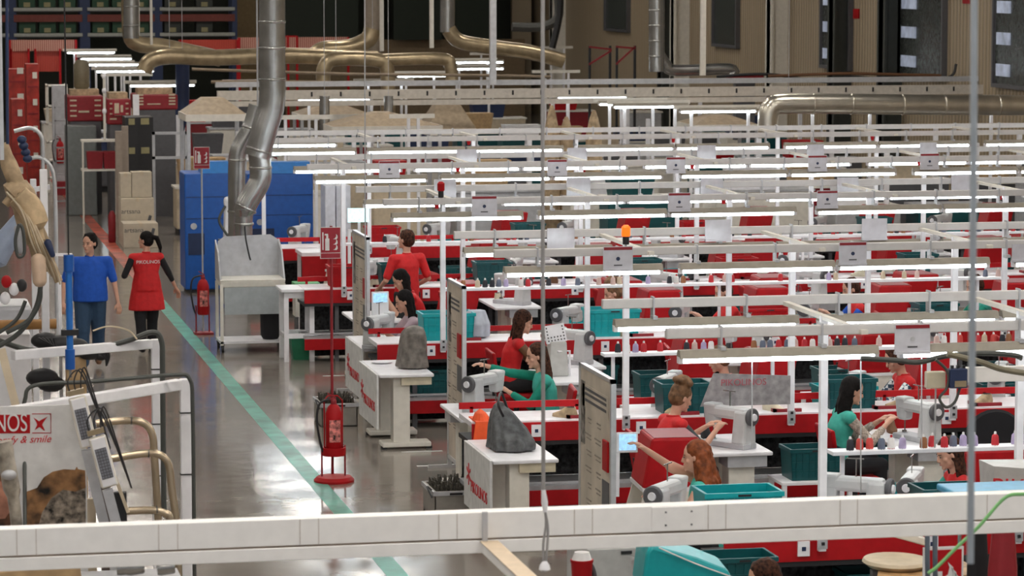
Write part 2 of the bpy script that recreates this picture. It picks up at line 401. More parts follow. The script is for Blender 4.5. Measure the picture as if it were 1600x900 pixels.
# --- spool shelves
spool0 = {}
def spool(ci, loc, lab, big):
    cols = [(.5, .02, .03), (.55, .45, .33), (.02, .02, .03), (.12, .14, .2), (.6, .42, .38), (.42, .35, .55), (.75, .72, .7), (.3, .12, .05), (.55, .06, .05)]
    if ci not in spool0:
        m = mat('thread %d' % ci, cols[ci], .7)
        t = thing('thread_spool', lab, 'thread spool', loc, 0, 'thread spools on the shelves')
        MB().lathe([(.028, .0), (.031, .01), (.026, .07), (.014, .085)], n=10).build('thread', m, t, smooth=True)
        MB().lathe([(.030, -.0), (.030, .004), (.010, .006), (.010, .1), (.006, .105)], n=8).build('cone', PAPER if ci != 6 else RED, t, smooth=True)
        spool0[ci] = t
        return t
    return dup(spool0[ci], loc, None, lab)
def shelf(xa, xb, y, z, k, density, seed):
    t = thing('spool_shelf', 'narrow white shelf of thread over the %s conveyor line' % ROWN[k], 'shelf', (0, 0, 0), 0, 'thread shelves')
    MB().box(xa, xb, y - .07, y + .09, z - .03, z).build('shelf_board', WHITE, t, bevel=.004)
    x = xa + .1
    while x < xb:
        MB().box(x, x + .03, y + .05, y + .08, .94, z - .03).build('bracket', WHITE, t); x += 1.55
    rnd = random.Random(seed); x = xa + .15; n = 0
    cn = ['red', 'beige', 'black', 'slate', 'pink', 'lilac', 'white', 'brown', 'scarlet']
    while x < xb - .05:
        ci = rnd.choice([0, 0, 1, 2, 3, 4, 5, 6, 7, 8]) if k < 3 else rnd.choice([2, 7, 0, 3])
        if rnd.random() < density:
            spool(ci, (x, y + rnd.uniform(-.02, .03), z), '%s thread spool, %s from the left on the shelf above the %s conveyor' % (cn[ci], ORD[n], ROWN[k]), k == 0); n += 1
        x += .082
shelf(6.98, 8.9, 22.2, 1.47, 0, .85, 3)
shelf(6.66, 11.6, 28.25, 1.47, 1, .62, 4)
shelf(6.25, 12.9, 34.3, 1.47, 2, .42, 5)
shelf(5.9, 15.4, 40.1, 1.47, 3, .38, 6)

# --- signs on the light beams
def sign(px, py, row, side, kind, wpx):
    Y = ROWS[row] + (-.98 if side == 'near' else .92)
    p = V(px, py, Y); w_ = wpx / 4900 * Y * .98; h = w_ * .74
    t = thing('beam_sign', None, 'sign', (p.x, Y - .06, p.z), 0, 'card signs standing on the light beams')
    MB().box(-w_ / 2, w_ / 2, -.004, .004, 0, h).build('card', GLASSP, t)
    if kind != 'blank':
        MB().box(-w_ / 2 + .006, w_ / 2 - .006, -.007, -.004, h * .84, h - .006).build('red_header', DRED, t)
        MB().lathe([(h * .09, 0), (h * .09, .003)], (0, -.0045, h * .45), 12, (0, -1, 0)).build('emblem', NAVY if kind == 'logo' else GREY, t)
        MB().box(-w_ * .14, w_ * .14, -.006, -.004, h * .13, h * .19).build('printed_line', DGREY, t)
    MB().box(-w_ / 2, w_ / 2, -.02, .02, -.02, 0).build('foot', GLASSP, t)
    return t
SG = [(1421, 547, 0, 'near', 'text', 62), (963, 419, 1, 'near', 'logo', 50), (1329, 410, 1, 'near', 'logo', 48), (1593, 405, 1, 'near', 'blank', 36), (874, 388, 1, 'far', 'blank', 46), (1119, 373, 1, 'far', 'blank', 44), (1363, 371, 1, 'far', 'blank', 44),
      (755, 335, 2, 'near', 'logo', 42), (1059, 327, 2, 'near', 'logo', 38), (1290, 322, 2, 'near', 'logo', 36), (902, 305, 2, 'far', 'blank', 40), (1110, 304, 2, 'far', 'blank', 38), (1322, 302, 2, 'far', 'blank', 37), (1500, 298, 2, 'far', 'blank', 37), (694, 305, 2, 'far', 'blank', 36),
      (607, 275, 3, 'near', 'logo', 34), (869, 272, 3, 'near', 'logo', 33), (1054, 268, 3, 'near', 'logo', 33), (1275, 265, 3, 'near', 'logo', 33), (1450, 262, 3, 'near', 'logo', 33), (900, 253, 3, 'far', 'blank', 32), (728, 257, 3, 'far', 'blank', 34), (1102, 249, 3, 'far', 'blank', 32), (1272, 246, 3, 'far', 'blank', 30), (1448, 243, 3, 'far', 'blank', 30)]
cnt = {}
for s_ in SG:
    key = (s_[2], s_[3])
    cnt[key] = cnt.get(key, 0) + 1
    sg = sign(*s_)
    sg['label'] = '%s, %s from the aisle, %s beam of %s line' % ({'text': 'red-headed white card sign with text', 'logo': 'red-headed card sign with emblem', 'blank': 'blank glossy card sign'}[s_[4]], ORD[cnt[key] - 1], s_[3], ROWN[s_[2]])
# ================================================================ STATION FURNITURE
def make_desk():
    t = thing('sewing_desk', 'x', 'desk', group='sewing desks at the conveyors')
    MB().box(-.3, .3, -.55, .55, .765, .80).build('desktop', WHITE, t, bevel=.01)
    MB().box(-.1, .26, -.5, -.2, .66, .765).build('drawer_box', GREY, t)
    MB().box(-.07, .17, -.42, -.20, .06, .70).build('column', OFFW, t, bevel=.008)
    MB().box(-.07, .17, .22, .42, .06, .765).build('column', OFFW, t, bevel=.008)
    MB().box(-.28, .30, -.45, -.17, .03, .08).build('foot', OFFW, t, bevel=.008); MB().box(-.28, .30, .2, .45, .03, .08).build('foot', OFFW, t, bevel=.008)
    for x in (-.26, .28):
        for y in (-.41, .41): MB().lathe([(.025, 0), (.025, .03)], (x, y, 0), 8).build('glide', BLACK, t)
    return t
desk0 = make_desk(); desk0.location = (6.3, 20.3, 0); desk0['label'] = 'white sewing desk at the near end of the first line by the aisle'
MACHW = mat('machine enamel', (.60, .61, .62), .35, var=.04)
def make_machine():
    t = thing('sewing_machine', 'x', 'sewing machine', group='grey sewing machines on the desks')
    # arm runs along local -X, column at +X, hand wheel at +X end
    MB().box(-.26, .24, -.09, .09, 0, .05).build('base_plate', GREY, t, bevel=.01)
    MB().taper((.08, .24, -.085, .085), .04, (.10, .24, -.07, .07), .34).build('column', MACHW, t, bevel=.02)
    MB().cbox((-.01, 0, .31), (.46, .12, .11)).build('arm', MACHW, t, bevel=.03)
    MB().taper((-.25, -.14, -.05, .05), .17, (-.27, -.12, -.065, .065), .38).build('head', MACHW, t, bevel=.02)
    MB().tube([(-.19, 0, .06), (-.19, 0, .18)], .006, 6).box(-.205, -.175, -.02, .01, .055, .075).build('needle_bar', STEEL, t)
    MB().taper((-.22, -.16, -.03, .03), 0, (-.21, -.17, -.02, .02), .055).build('post_bed', GREY, t)
    w1 = MB().lathe([(.075, 0), (.08, .01), (.08, .03), (.07, .04)], (.24, 0, .29), 20, (1, 0, 0)).build('hand_wheel', DGREY, t, smooth=True)
    MB().lathe([(.035, .036), (.03, .055)], (.24, 0, .29), 14, (1, 0, 0)).build('hub', WHITE, w1, smooth=True)
    MB().bar((.0, .0, .36), (0, 0, .50), .008).bar((-.08, 0, .50), (.06, 0, .50), .008).build('thread_stand', STEEL, t)
    MB().box(-.28, -.268, -.03, .03, .24, .32).build('face_plate', GREY, t)
    return t
mach0 = make_machine(); mach0.location = (6.35, 20.25, .80); mach0['label'] = 'grey sewing machine on the desk just behind the trunking beam'
def make_chair():
    t = thing('work_chair', 'x', 'chair', group='red work chairs')
    MB().box(-.22, .22, -.22, .2, .47, .53).build('seat', RED, t, bevel=.025)
    MB().add([(-.22, -.24, .60), (.22, -.24, .60), (.22, -.2, .6), (-.22, -.2, .6), (-.26, -.31, .98), (.26, -.31, .98), (.26, -.27, .98), (-.26, -.27, .98)],
             [(3, 2, 1, 0), (4, 5, 6, 7), (0, 1, 5, 4), (1, 2, 6, 5), (2, 3, 7, 6), (3, 0, 4, 7)]).build('backrest', RED, t, bevel=.025)
    MB().bar((0, -.1, .48), (0, -.25, .5), .05, .02).bar((0, -.25, .49), (0, -.27, .75), .05, .02).build('back_bracket', BLACK, t)
    MB().tube([(0, 0, .08), (0, 0, .48)], .03, 10).build('gas_column', BLACK, t, smooth=True)
    mb = MB()
    for i in range(5):
        a = i * 2 * PI / 5 + .3; mb.bar((0, 0, .1), (.28 * math.cos(a), .28 * math.sin(a), .04), .045, .03)
    mb.build('star_base', BLACK, t)
    for i in range(5):
        a = i * 2 * PI / 5 + .3; MB().lathe([(.02, 0), (.02, .035)], (.27 * math.cos(a), .27 * math.sin(a), 0), 8).build('glide', BLACK, t)
    return t
chair0 = make_chair(); chair0.location = (8.6, 20.1, 0); chair0['label'] = 'red work chair behind the iron board in the lower right'
def make_crate(m, name='crate', printed=False):
    t = thing(name, 'x', 'crate', group='stackable plastic crates')
    # open tapered box with rim, wall thickness, ribs  (0.58 x 0.38 x 0.30)
    a, b_, h = .29, .19, .30; k = .93
    def wall(o0, o1, i0, i1): pass
    mb = MB()
    mb.box(-a * k, a * k, -b_ * k, b_ * k, 0, .01)
    for sx in (-1, 1):
        mb.add([(sx * a * k, -b_ * k, 0), (sx * a * k, b_ * k, 0), (sx * a, b_, h), (sx * a, -b_, h), (sx * (a * k - .012), -b_ * k, 0), (sx * (a * k - .012), b_ * k, 0), (sx * (a - .012), b_, h), (sx * (a - .012), -b_, h)],
               [(0, 1, 2, 3), (7, 6, 5, 4), (0, 4, 5, 1), (1, 5, 6, 2), (2, 6, 7, 3), (3, 7, 4, 0)])
        mb.add([(-a * k, sx * b_ * k, 0), (a * k, sx * b_ * k, 0), (a, sx * b_, h), (-a, sx * b_, h), (-a * k, sx * (b_ * k - .012), 0), (a * k, sx * (b_ * k - .012), 0), (a, sx * (b_ - .012), h), (-a, sx * (b_ - .012), h)],
               [(0, 1, 2, 3), (7, 6, 5, 4), (0, 4, 5, 1), (1, 5, 6, 2), (2, 6, 7, 3), (3, 7, 4, 0)])
    mb.build('body', m, t)
    MB().box(-a - .012, a + .012, -b_ - .012, -b_ + .004, h - .035, h).box(-a - .012, a + .012, b_ - .004, b_ + .012, h - .035, h).box(-a - .012, -a + .004, -b_, b_, h - .035, h).box(a - .004, a + .012, -b_, b_, h - .035, h).build('rim', m, t)
    rb = MB()
    for x in [i * .075 - .225 for i in range(7)]:
        rb.bar((x, -b_ * k - .004, .02), (x, -b_ - .004, h - .04), .008, .008)
    for z in (.09, .17): rb.box(-a * .95, a * .95, -b_ * (k + .07 * z / h) - .008, -b_ * (k + .07 * z / h) + .002, z, z + .008)
    rb.build('ribs', m, t)
    MB().box(-.05, .05, -b_ - .016, -b_ - .012, h - .028, h - .012).build('grip_hole', BLACK, t)
    if printed: MB().box(.0, .12, -b_ - .012, -b_ - .006, .06, .10).build('printed_label', PAPER, t)
    return t
crateD = make_crate(TEAL); crateD.location = (6.35, 21.05, .2); crateL = make_crate(TEAL2)
crateR = make_crate(RED)
crateD.scale = (.80, .9, .94); crateR.scale = (.85, .9, .9)
def make_stand():
    t = thing('crate_stand', 'x', 'stand', group='white crate stands')
    MB().box(-.33, .33, -.23, .23, .52, .55).build('tray', WHITE, t, bevel=.005)
    for x in (-.3, .3):
        for y in (-.2, .2): MB().box(x - .02, x + .02, y - .02, y + .02, 0, .52).build('leg', WHITE, t)
    MB().box(-.3, .3, -.2, -.18, .12, .16).box(-.3, .3, .18, .2, .12, .16).build('rail', WHITE, t)
    return t
stand0 = make_stand()
def make_hopper():
    t = thing('parts_hopper', 'x', 'hopper', group='red sloping hoppers on white cabinets')
    # white tapered cabinet with open front and red sloping back screen
    mb = MB()
    for y in (-.28, .26): mb.prism([(-.30, 0), (.30, 0), (.30, .78), (-.08, .78)], (0, y, 0), (1, 0, 0), (0, 0, 1), (0, .02, 0))
    mb.box(-.30, .30, -.26, .26, .10, .13).box(-.15, .30, -.26, .26, .42, .45).box(.28, .30, -.26, .26, 0, .78)
    mb.build('cabinet', OFFW, t)
    MB().box(-.10, .32, -.3, .3, .78, .81).build('cabinet_top', WHITE, t)
    MB().add([(-.10, -.28, .81), (.30, -.28, .81), (.30, .28, .81), (-.10, .28, .81), (-.02, -.28, 1.22), (.38, -.28, 1.22), (.38, .28, 1.22), (-.02, .28, 1.22)],
             [(3, 2, 1, 0), (4, 5, 6, 7), (0, 1, 5, 4), (1, 2, 6, 5), (2, 3, 7, 6), (3, 0, 4, 7)]).build('red_bin', RED, t, bevel=.02)
    MB().box(0.0, .36, -.26, .26, 1.221, 1.225).build('bin_mouth', DRED, t)
    return t
hop0 = make_hopper()
def label_at(o, lab, loc, rz=0):
    o.location = loc; o.rotation_euler = (0, 0, rz); o['label'] = lab; return o
USED = set()
def place(proto, loc, rz, lab, group=None):
    if proto.name not in USED:
        USED.add(proto.name); label_at(proto, lab, loc, rz)
        if group: proto['group'] = group
        return proto
    return dup(proto, loc, rz, lab, group)
USED.add(crateD.name)
crateD['label'] = 'dark teal crate under the nearest conveyor line'

# --- per row generic stations
def near_station(k, x, j, person=False, mach=True):
    Y = ROWS[k]; L = '%s from the aisle, before the %s conveyor line' % (ORD[j], ROWN[k])
    place(desk0, (x + .62, Y - .75, 0), 0, 'white sewing desk, ' + L)
    if mach: place(mach0, (x + .62, Y - .95, .80), random.uniform(-1.25, -.75), 'grey sewing machine, ' + L)
    if True: place(chair0, (x - .02, Y - 1.1, 0), -PI / 2 + random.uniform(-.15, .15), 'red work chair, ' + L)
def far_station(k, x, j, mach=True):
    Y = ROWS[k] + {(1, 0): .4, (2, 0): -.4, (1, 2): -.35}.get((k, j), 0); L = '%s from the aisle, beyond the %s conveyor line' % (ORD[j], ROWN[k])
    if (k, j) != (2, 0): place(desk0, (x - .62, Y + 1.32, 0), PI, 'white sewing desk, ' + L)
    if mach: place(mach0, (x - (.42 if (k, j) == (2, 0) else .6), Y + 1.25, .80), PI + random.uniform(.7, 1.3) + PI / 2 * 0, 'grey sewing machine, ' + L)
    place(chair0, (x + .05, Y + 1.55, 0), PI / 2 + random.uniform(-.15, .15), 'red work chair, ' + L)
NEAR = {1: [6.84, 8.6, 10.6], 2: [6.75, 8.7, 10.6, 12.5], 3: [7.3, 9.3, 11.2, 13.1, 15.0], 4: [6.8, 8.8, 10.8, 12.8, 14.8, 16.8]}
FAR = {0: [6.50, 8.45], 1: [6.34, 8.05, 9.75, 11.4], 2: [5.98, 8.42, 9.75, 11.3, 12.9], 3: [7.0, 9.0, 10.9, 12.8, 14.7], 4: [6.9, 9.0, 11.0, 13.0, 15.0, 17.0]}
jj = 0
rndh = random.Random(21)
for k in range(len(ROWS)):
    for j, x in enumerate(NEAR.get(k, [])):
        near_station(k, x, j)
        L = '%s from the aisle, before the %s conveyor line' % (ORD[j], ROWN[k])
        if not (k == 1 and j > 0) and (k, j) != (2, 0): place(hop0, (x - (.58 if k == 1 and j == 0 else .45), ROWS[k] - (2.75 if k == 1 and j == 0 else 2.2), 0), rndh.uniform(-.1, .1), 'red hopper on white cabinet, ' + L)
        st = place(stand0, (x + .98 + .3, ROWS[k] - (2.1 if j or k > 1 else 1.25), 0), 0, 'white crate stand, ' + L)
        place(crateD, (x + .98 + .3, ROWS[k] - (2.1 if j or k > 1 else 1.25), .55), 0, 'dark teal crate on a stand, ' + L)
    for j, x in enumerate(FAR.get(k, [])):
        far_station(k, x, j)
        L = '%s from the aisle, beyond the %s conveyor line' % (ORD[j], ROWN[k])
        if k > 0 and j > 0: place(hop0, (x + .62, ROWS[k] + 2.5, 0), rndh.uniform(-.1, .1), 'red hopper on white cabinet, ' + L)
        if j: 
            place(stand0, (x - .15, ROWS[k] + 2.45, 0), 0, 'white crate stand, ' + L)
            place(crateL if (j + k) % 2 else crateD, (x - .15, ROWS[k] + 2.45, .55), 0, '%s crate on a stand, ' % ('bright teal' if (j + k) % 2 else 'dark teal') + L)
# crates riding on / under the conveyors
CNT = {}
def CN(k):
    CNT[k] = CNT.get(k, -1) + 1; return CNT[k]
for (k, x, lvl, pr, nm) in [(1, 7.35, 0, crateD, 'dark teal'), (1, 8.95, 0, crateD, 'dark teal'), (2, 6.22, 0, crateL, 'bright teal'), (2, 8.1, 0, crateL, 'bright teal'), (2, 9.9, 0, crateR, 'red'), (2, 11.9, 0, crateD, 'dark teal'), (3, 6.0, 0, crateR, 'red'), (3, 6.65, 0, crateD, 'dark teal'), (3, 7.9, 0, crateD, 'dark teal'), (3, 9.9, 0, crateD, 'dark teal'), (3, 11.2, 0, crateR, 'red'),
                            (3, 13.7, 0, crateD, 'dark teal'), (4, 7.4, 0, crateR, 'red'), (4, 9.6, 0, crateD, 'dark teal'), (4, 12.2, 0, crateR, 'red'), (4, 15.0, 0, crateD, 'dark teal')]:
    place(pr, (x, ROWS[k] + .3, .945), 0, '%s crate riding on the %s conveyor belt, %s crate from the aisle' % (nm, ROWN[k], ORD[CN(k)]), 'crates riding on the conveyors')
for (k, x, nm, pr) in [(1, 9.35, 'dark teal', crateD), (1, 9.95, 'dark teal', crateD), (2, 6.05, 'dark teal', crateD), (2, 7.9, 'dark teal', crateD), (0, 7.2, 'dark teal', crateD), (2, 9.9, 'dark teal', crateD)]:
    place(pr, (x, ROWS[k] + .25, .345), 0, '%s crate on the lower belt of the %s conveyor, %s from aisle' % (nm, ROWN[k], ORD[CN(k + 10)]), 'crates on the lower belts')

# ================================================================ PEOPLE
HAIRM = {'black': mat('black hair', (.010, .008, .008), .75, var=.3, scale=40, spec=.15), 'brown': mat('brown hair', (.060, .022, .012), .7, var=.5, scale=40, spec=.2),
         'red': mat('auburn hair', (.23, .060, .018), .65, var=.28, scale=22, spec=.25), 'light': mat('light brown hair', (.19, .10, .05), .65, var=.3, scale=22, spec=.25)}
VEST = mat('red vest', (.60, .012, .015), .75, bump=.2, scale=18); BLUSH = mat('blue polo', (.01, .09, .50), .8, bump=.2, scale=18)
JEANS = mat('blue jeans', (.025, .06, .12), .85, bump=.2, scale=20); TURQ = mat('turquoise smock', (.05, .42, .34), .8, bump=.2, scale=18)
GRNSL = mat('green sleeve', (.0, .22, .15), .8, scale=18); BLKS = mat('black knit', (.012, .012, .014), .9); GRYS = mat('charcoal sleeve', (.06, .07, .075), .9)
LACE = mat('pale lace sleeve', (.5, .42, .36), .8, var=.3, scale=60); MAUVE = mat('mauve top', (.42, .32, .36), .8)
def plaid():
    m = bpy.data.materials.new('plaid shirt'); m.use_nodes = True; nt = m.node_tree; b = nt.nodes['Principled BSDF']
    tc = nt.nodes.new('ShaderNodeTexCoord'); ck = nt.nodes.new('ShaderNodeTexChecker'); ck.inputs['Scale'].default_value = 28
    ck.inputs['Color1'].default_value = (.75, .78, .8, 1); ck.inputs['Color2'].default_value = (.03, .07, .12, 1)
    nt.links.new(tc.outputs['Object'], ck.inputs['Vector']); nt.links.new(ck.outputs['Color'], b.inputs['Base Color']); b.inputs['Roughness'].default_value = .8
    return m
PLAID = plaid()
def remesh(o, vox, it=4):
    r = o.modifiers.new('remesh', 'REMESH'); r.mode = 'VOXEL'; r.voxel_size = vox; r.use_smooth_shade = True
    s_ = o.modifiers.new('smooth', 'SMOOTH'); s_.factor = .5; s_.iterations = it
def arm_pts(sh, hand, l1, l2, out):
    sh, hand = Vector(sh), Vector(hand); d = hand - sh; L = min(d.length, (l1 + l2) * .995); d.normalize(); hand = sh + d * L
    a = (l1 * l1 - l2 * l2 + L * L) / (2 * L); h = math.sqrt(max(0, l1 * l1 - a * a))
    o = Vector(out); o = (o - d * o.dot(d)).normalized()
    return sh, sh + d * a + o * h, hand
def person(label, loc, rz, pose, hair, hstyle, torso, sleeve, legs, lh, rh, h=1.72, lean=0.0, yaw=0.0, nod=0.0, fem=True, sleeve_len=.5, apron=False, step=.0, shoe=None, badge=None, skirt=None, seat=.53, group=None, build=1.0):
    s = h / 1.75
    t = thing('person', label, 'person', loc, rz, group)
    sw = (.175 if fem else .20) * s
    if pose == 'stand': hipz = .93 * s
    else: hipz = seat + .09
    tl = .50 * s     # hip to shoulder
    ly = math.sin(lean) * tl; lz = math.cos(lean) * tl
    sy, sz = ly, hipz + lz
    def T(f, dy=0): return Vector((0, ly * f + dy, hipz + lz * f))
    neck = Vector((0, sy + .01, sz + .04 * s)); head = Vector((0, sy + .03 + .10 * math.sin(nod + lean * .6), sz + .185 * s - .03 * abs(nod)))
    HM = Matrix.Rotation(yaw, 3, 'Z') @ Matrix.Rotation(-(nod), 3, 'X')
    rb = 1.09 * s
    def hp(x, y, z): return head + HM @ Vector((x * rb, y * rb, z * rb))
    sw = sw * (.5 + .5 * build)
    shl, shr = Vector((-sw, sy, sz - .045)), Vector((sw, sy, sz - .045))
    L1, L2 = .29 * s, .25 * s
    A = [arm_pts(shl, lh, L1, L2, (-.35, -.35, -.6)), arm_pts(shr, rh, L1, L2, (.35, -.35, -.6))]
    K = []
    for i, sx in enumerate((-1, 1)):
        hip = Vector((sx * .095 * s, 0, hipz - .02))
        if pose == 'stand':
            st = step * (1 if i else -1)
            ank = Vector((sx * .10 * s, st, .09 * s + (max(0, -st) * .25))); kn = hip.lerp(ank, .5) + Vector((0, .05 if st < 0 else .03, 0))
        else:
            kn = Vector((sx * .13, .42 * s, hipz + .0)); ank = Vector((sx * .13, .36 + .04 * sx, .10))
        K.append((hip, kn, ank))
    mb = MB()
    # head and face
    mb.ell(hp(0, -.008, .025), (.074 * rb, .092 * rb, .096 * rb), M=HM); mb.ell(hp(0, .018, -.045), (.056 * rb, .066 * rb, .062 * rb), M=HM)
    mb.cap(hp(0, .082, .015), hp(0, .098, -.022), .009, .013); mb.ell(hp(0, .075, -.085), (.026, .02, .016), M=HM)
    for sx in (-1, 1): mb.ell(hp(sx * .074, -.008, -.005), (.010, .018, .030), M=HM); mb.ell(hp(sx * .04, .052, -.02), (.022, .022, .02), M=HM)
    mb.ell(hp(0, .080, -.052), (.024, .014, .012), M=HM)
    mb.cap(neck - Vector((0, 0, .06)), hp(0, -.015, -.05), .054 * s, .048 * s)
    # trunk
    mb.loft([(T(-.08), .15 * s * build, .10 * s), (T(.15), .155 * s * build, .105 * s * build), (T(.45), .13 * s * build, .095 * s * build), (T(.72), .145 * s, .10 * s), (T(.90), .11 * s, .08 * s), (T(1.0), .06 * s, .06 * s), (T(1.06), .052 * s, .052 * s)])
    for (a, e, w_) in A:
        mb.cap(a, e, .045 * s, .037 * s); mb.cap(e, w_, .038 * s, .024 * s)
        d = (w_ - e).normalized(); side = d.cross(Vector((0, 0, 1)));
        if side.length < .1: side = Vector((0, 1, 0))
        side.normalize(); up_ = side.cross(d).normalized(); inn = 1 if w_.x < 0 else -1
        pc = w_ + d * .045
        mb.cap(w_, w_ + d * .075 + side * .018, .022, .02); mb.cap(w_, w_ + d * .075 - side * .018, .022, .02)
        down = -up_ if up_.z > 0 else up_
        for q, fl in enumerate((.062, .074, .08, .07)):
            b0 = w_ + d * .085 + side * (.031 - q * .0205); b1 = b0 + d * fl * .5 + down * .010; b2 = b1 + d * fl * .38 + down * .028
            mb.cap(b0, b1, .0105, .0098); mb.cap(b1, b2, .0098, .0085)
        sg = 1 if (side.x * inn) > 0 else -1
        tb = w_ + d * .03 + side * sg * .022; tm = tb + side * sg * .032 + d * .03 + down * .01; te = tm + d * .034 + side * sg * .004 + down * .012
        mb.cap(tb, tm, .014, .0115); mb.cap(tm, te, .0115, .0095)
    for hip, kn, ank in K: mb.cap(hip, kn, .075 * s, .052 * s); mb.cap(kn, ank, .050 * s, .034 * s)
    body = mb.build('body', SKIN, t); remesh(body, .0085, 3)
    # trousers
    tm_ = MB(); tm_.loft([(T(-.16), .14 * s, .10 * s), (T(-.02), .168 * s * build, .122 * s), (T(.14), .162 * s * build, .118 * s * build)])
    for hip, kn, ank in K: tm_.cap(hip, kn, .098 * s * build, .072 * s * build); tm_.cap(kn, ank + Vector((0, 0, .01)), .070 * s * build, .058 * s * build)
    o = tm_.build('trousers', legs, t); remesh(o, .012, 3)
    # top
    tp = MB(); low = -.12 if not skirt else -.05
    secs = [(T(low), .172 * s * build, .128 * s * build), (T(.15), .168 * s * build, .125 * s * build), (T(.45), (.140 if fem else .158) * s * build, .112 * s * build), (T(.72), .168 * s * build, .122 * s), (T(.86), .155 * s * build, .105 * s), (T(.96), .115 * s, .085 * s), (T(1.03), .065 * s, .065 * s)]
    tp.loft(secs)
    for sx, sh in ((-1, shl), (1, shr)): tp.cap(T(.90), sh + Vector((0, 0, .0)), .072 * s, .064 * s)
    if skirt: tp.loft([(T(-skirt), .215 * s * build, .165 * s), (T(-.3), .20 * s * build, .15 * s), (T(.1), .168 * s * build, .128 * s)])
    if sleeve is torso:
        for (a, e, w_) in A: tp.cap(a, a.lerp(e, sleeve_len * 2 if sleeve_len < .5 else 1), .066 * s, .056 * s)
        if sleeve_len > .5:
            for (a, e, w_) in A: tp.cap(e, e.lerp(w_, (sleeve_len - .5) * 2), .054 * s, .042 * s)
    o = tp.build('vest' if sleeve is not torso else 'shirt', torso, t); remesh(o, .012, 4)
    if sleeve is not torso:
        for (a, e, w_) in A:
            sl = MB(); sl.cap(a, e, .057 * s, .048 * s)
            if sleeve_len > .5: sl.cap(e, e.lerp(w_, (sleeve_len - .5) * 2), .048 * s, .037 * s)
            o = sl.build('sleeve', sleeve, t); remesh(o, .01, 3)
    # collar
    col = MB().lathe([(.066 * s, 0), (.060 * s, .028)], T(1.0) + Vector((0, .0, .0)), 16)
    col.build('collar', torso, t, smooth=True)
    # shoes
    for hip, kn, ank in K:
        f = MB().cap(ank + Vector((0, -.03, -.045)), ank + Vector((0, .13, -.055)), .042, .035); f.cap(ank + Vector((0, 0, -.01)), ank + Vector((0, -.01, -.05)), .045, .045)
        o = f.build('shoe', shoe or BLACKC, t); remesh(o, .01, 2)
    # face marks
    for sx in (-1, 1): MB().ell(hp(sx * .031, .079, .008), (.011, .006, .006), 8, 6, HM).build('eye', EYE, t)
    MB().ell(hp(0, .091, -.052), (.020, .006, .005), 8, 6, HM).build('mouth', LIP, t)
    for sx in (-1, 1): MB().cap(hp(sx * .018, .084, .026), hp(sx * .046, .070, .027), .004, .003, 6).build('eyebrow', HAIRM[hair], t)
    # hair
    hb = MB(); rr = random.Random(sum(map(ord, label)))
    hb.ell(hp(0, -.022, .045), (.085 * rb, .094 * rb, .086 * rb), M=HM)
    hb.ell(hp(0, -.035, .0), (.084 * rb, .080 * rb, .085 * rb), M=HM)
    if hstyle == 'short':
        for i in range(26):
            a = rr.uniform(0, 2 * PI); hb.ell(hp(.05 * math.cos(a), -.02 + .055 * math.sin(a), .105 + rr.uniform(-.02, .006)), (.018, .018, .014), 8, 6)
    if hstyle == 'bun':
        for i in range(40):
            a = rr.uniform(0, 2 * PI); q = rr.uniform(.3, 1); hb.ell(hp(.075 * q * math.cos(a), -.035 + .07 * q * math.sin(a), .125 + .055 * (1 - q)), (.034, .034, .030), 8, 6)
    if hstyle == 'pony':
        hb.cap(hp(0, -.10, .05), hp(.02, -.16, .02), .028, .034); hb.cap(hp(.02, -.16, .02), hp(.07, -.17, -.11), .036, .028); hb.cap(hp(.07, -.17, -.11), hp(.10, -.15, -.18), .026, .010)
    if hstyle in ('long', 'curly'):
        n = 34 if hstyle == 'long' else 70
        for i in range(n):
            a = rr.uniform(.02, .98) * PI + PI; x0 = .075 * math.cos(a); y0 = .075 * math.sin(a) - .02
            ln = rr.uniform(.24, .36) if hstyle == 'long' else rr.uniform(.30, .44); wv = .012 if hstyle == 'long' else .035; sp = 1.25 if hstyle == 'long' else 2.5
            p = hp(x0, y0, .03); zb = neck.z - .16
            pts = [p]
            for q in range(1, 6):
                f = q / 5
                bx = x0 * (1 + (sp - 1) * f) * s; by = (y0 * (1 + .2 * f)) * s - .02 * f
                base = head + HM @ Vector((bx, by, .03)); base.z = p.z - ln * f * 1.15; base.y -= (.035 * f)
                pts.append(base + Vector((rr.uniform(-wv, wv), rr.uniform(-wv, wv), 0)))
            hb.tube(pts, [.02, .024, .024, .022, .018, .008], 7)
    if hstyle == 'curly':
        for i in range(40):
            a = rr.uniform(0, PI) + PI; f = rr.uniform(0, 1); rad = .09 + .05 * f
            hb.ell(hp(rad * math.cos(a), rad * math.sin(a) * .9 - .02, .06 - .27 * f), (.028, .028, .03), 8, 6)
    o = hb.build('hair', HAIRM[hair], t); remesh(o, .009 if hstyle != 'long' else .01, 2)
    if badge:
        for (tx, dz, sz_) in badge:
            yb = sy * .82 - .128 * s if dz > 0 else 0
            text('vest_lettering', tx, sz_, PAPER, t, (0, T(dz).y - .136 * s, T(dz).z), (PI / 2 - lean * .9, 0, 0), .003)
    return t
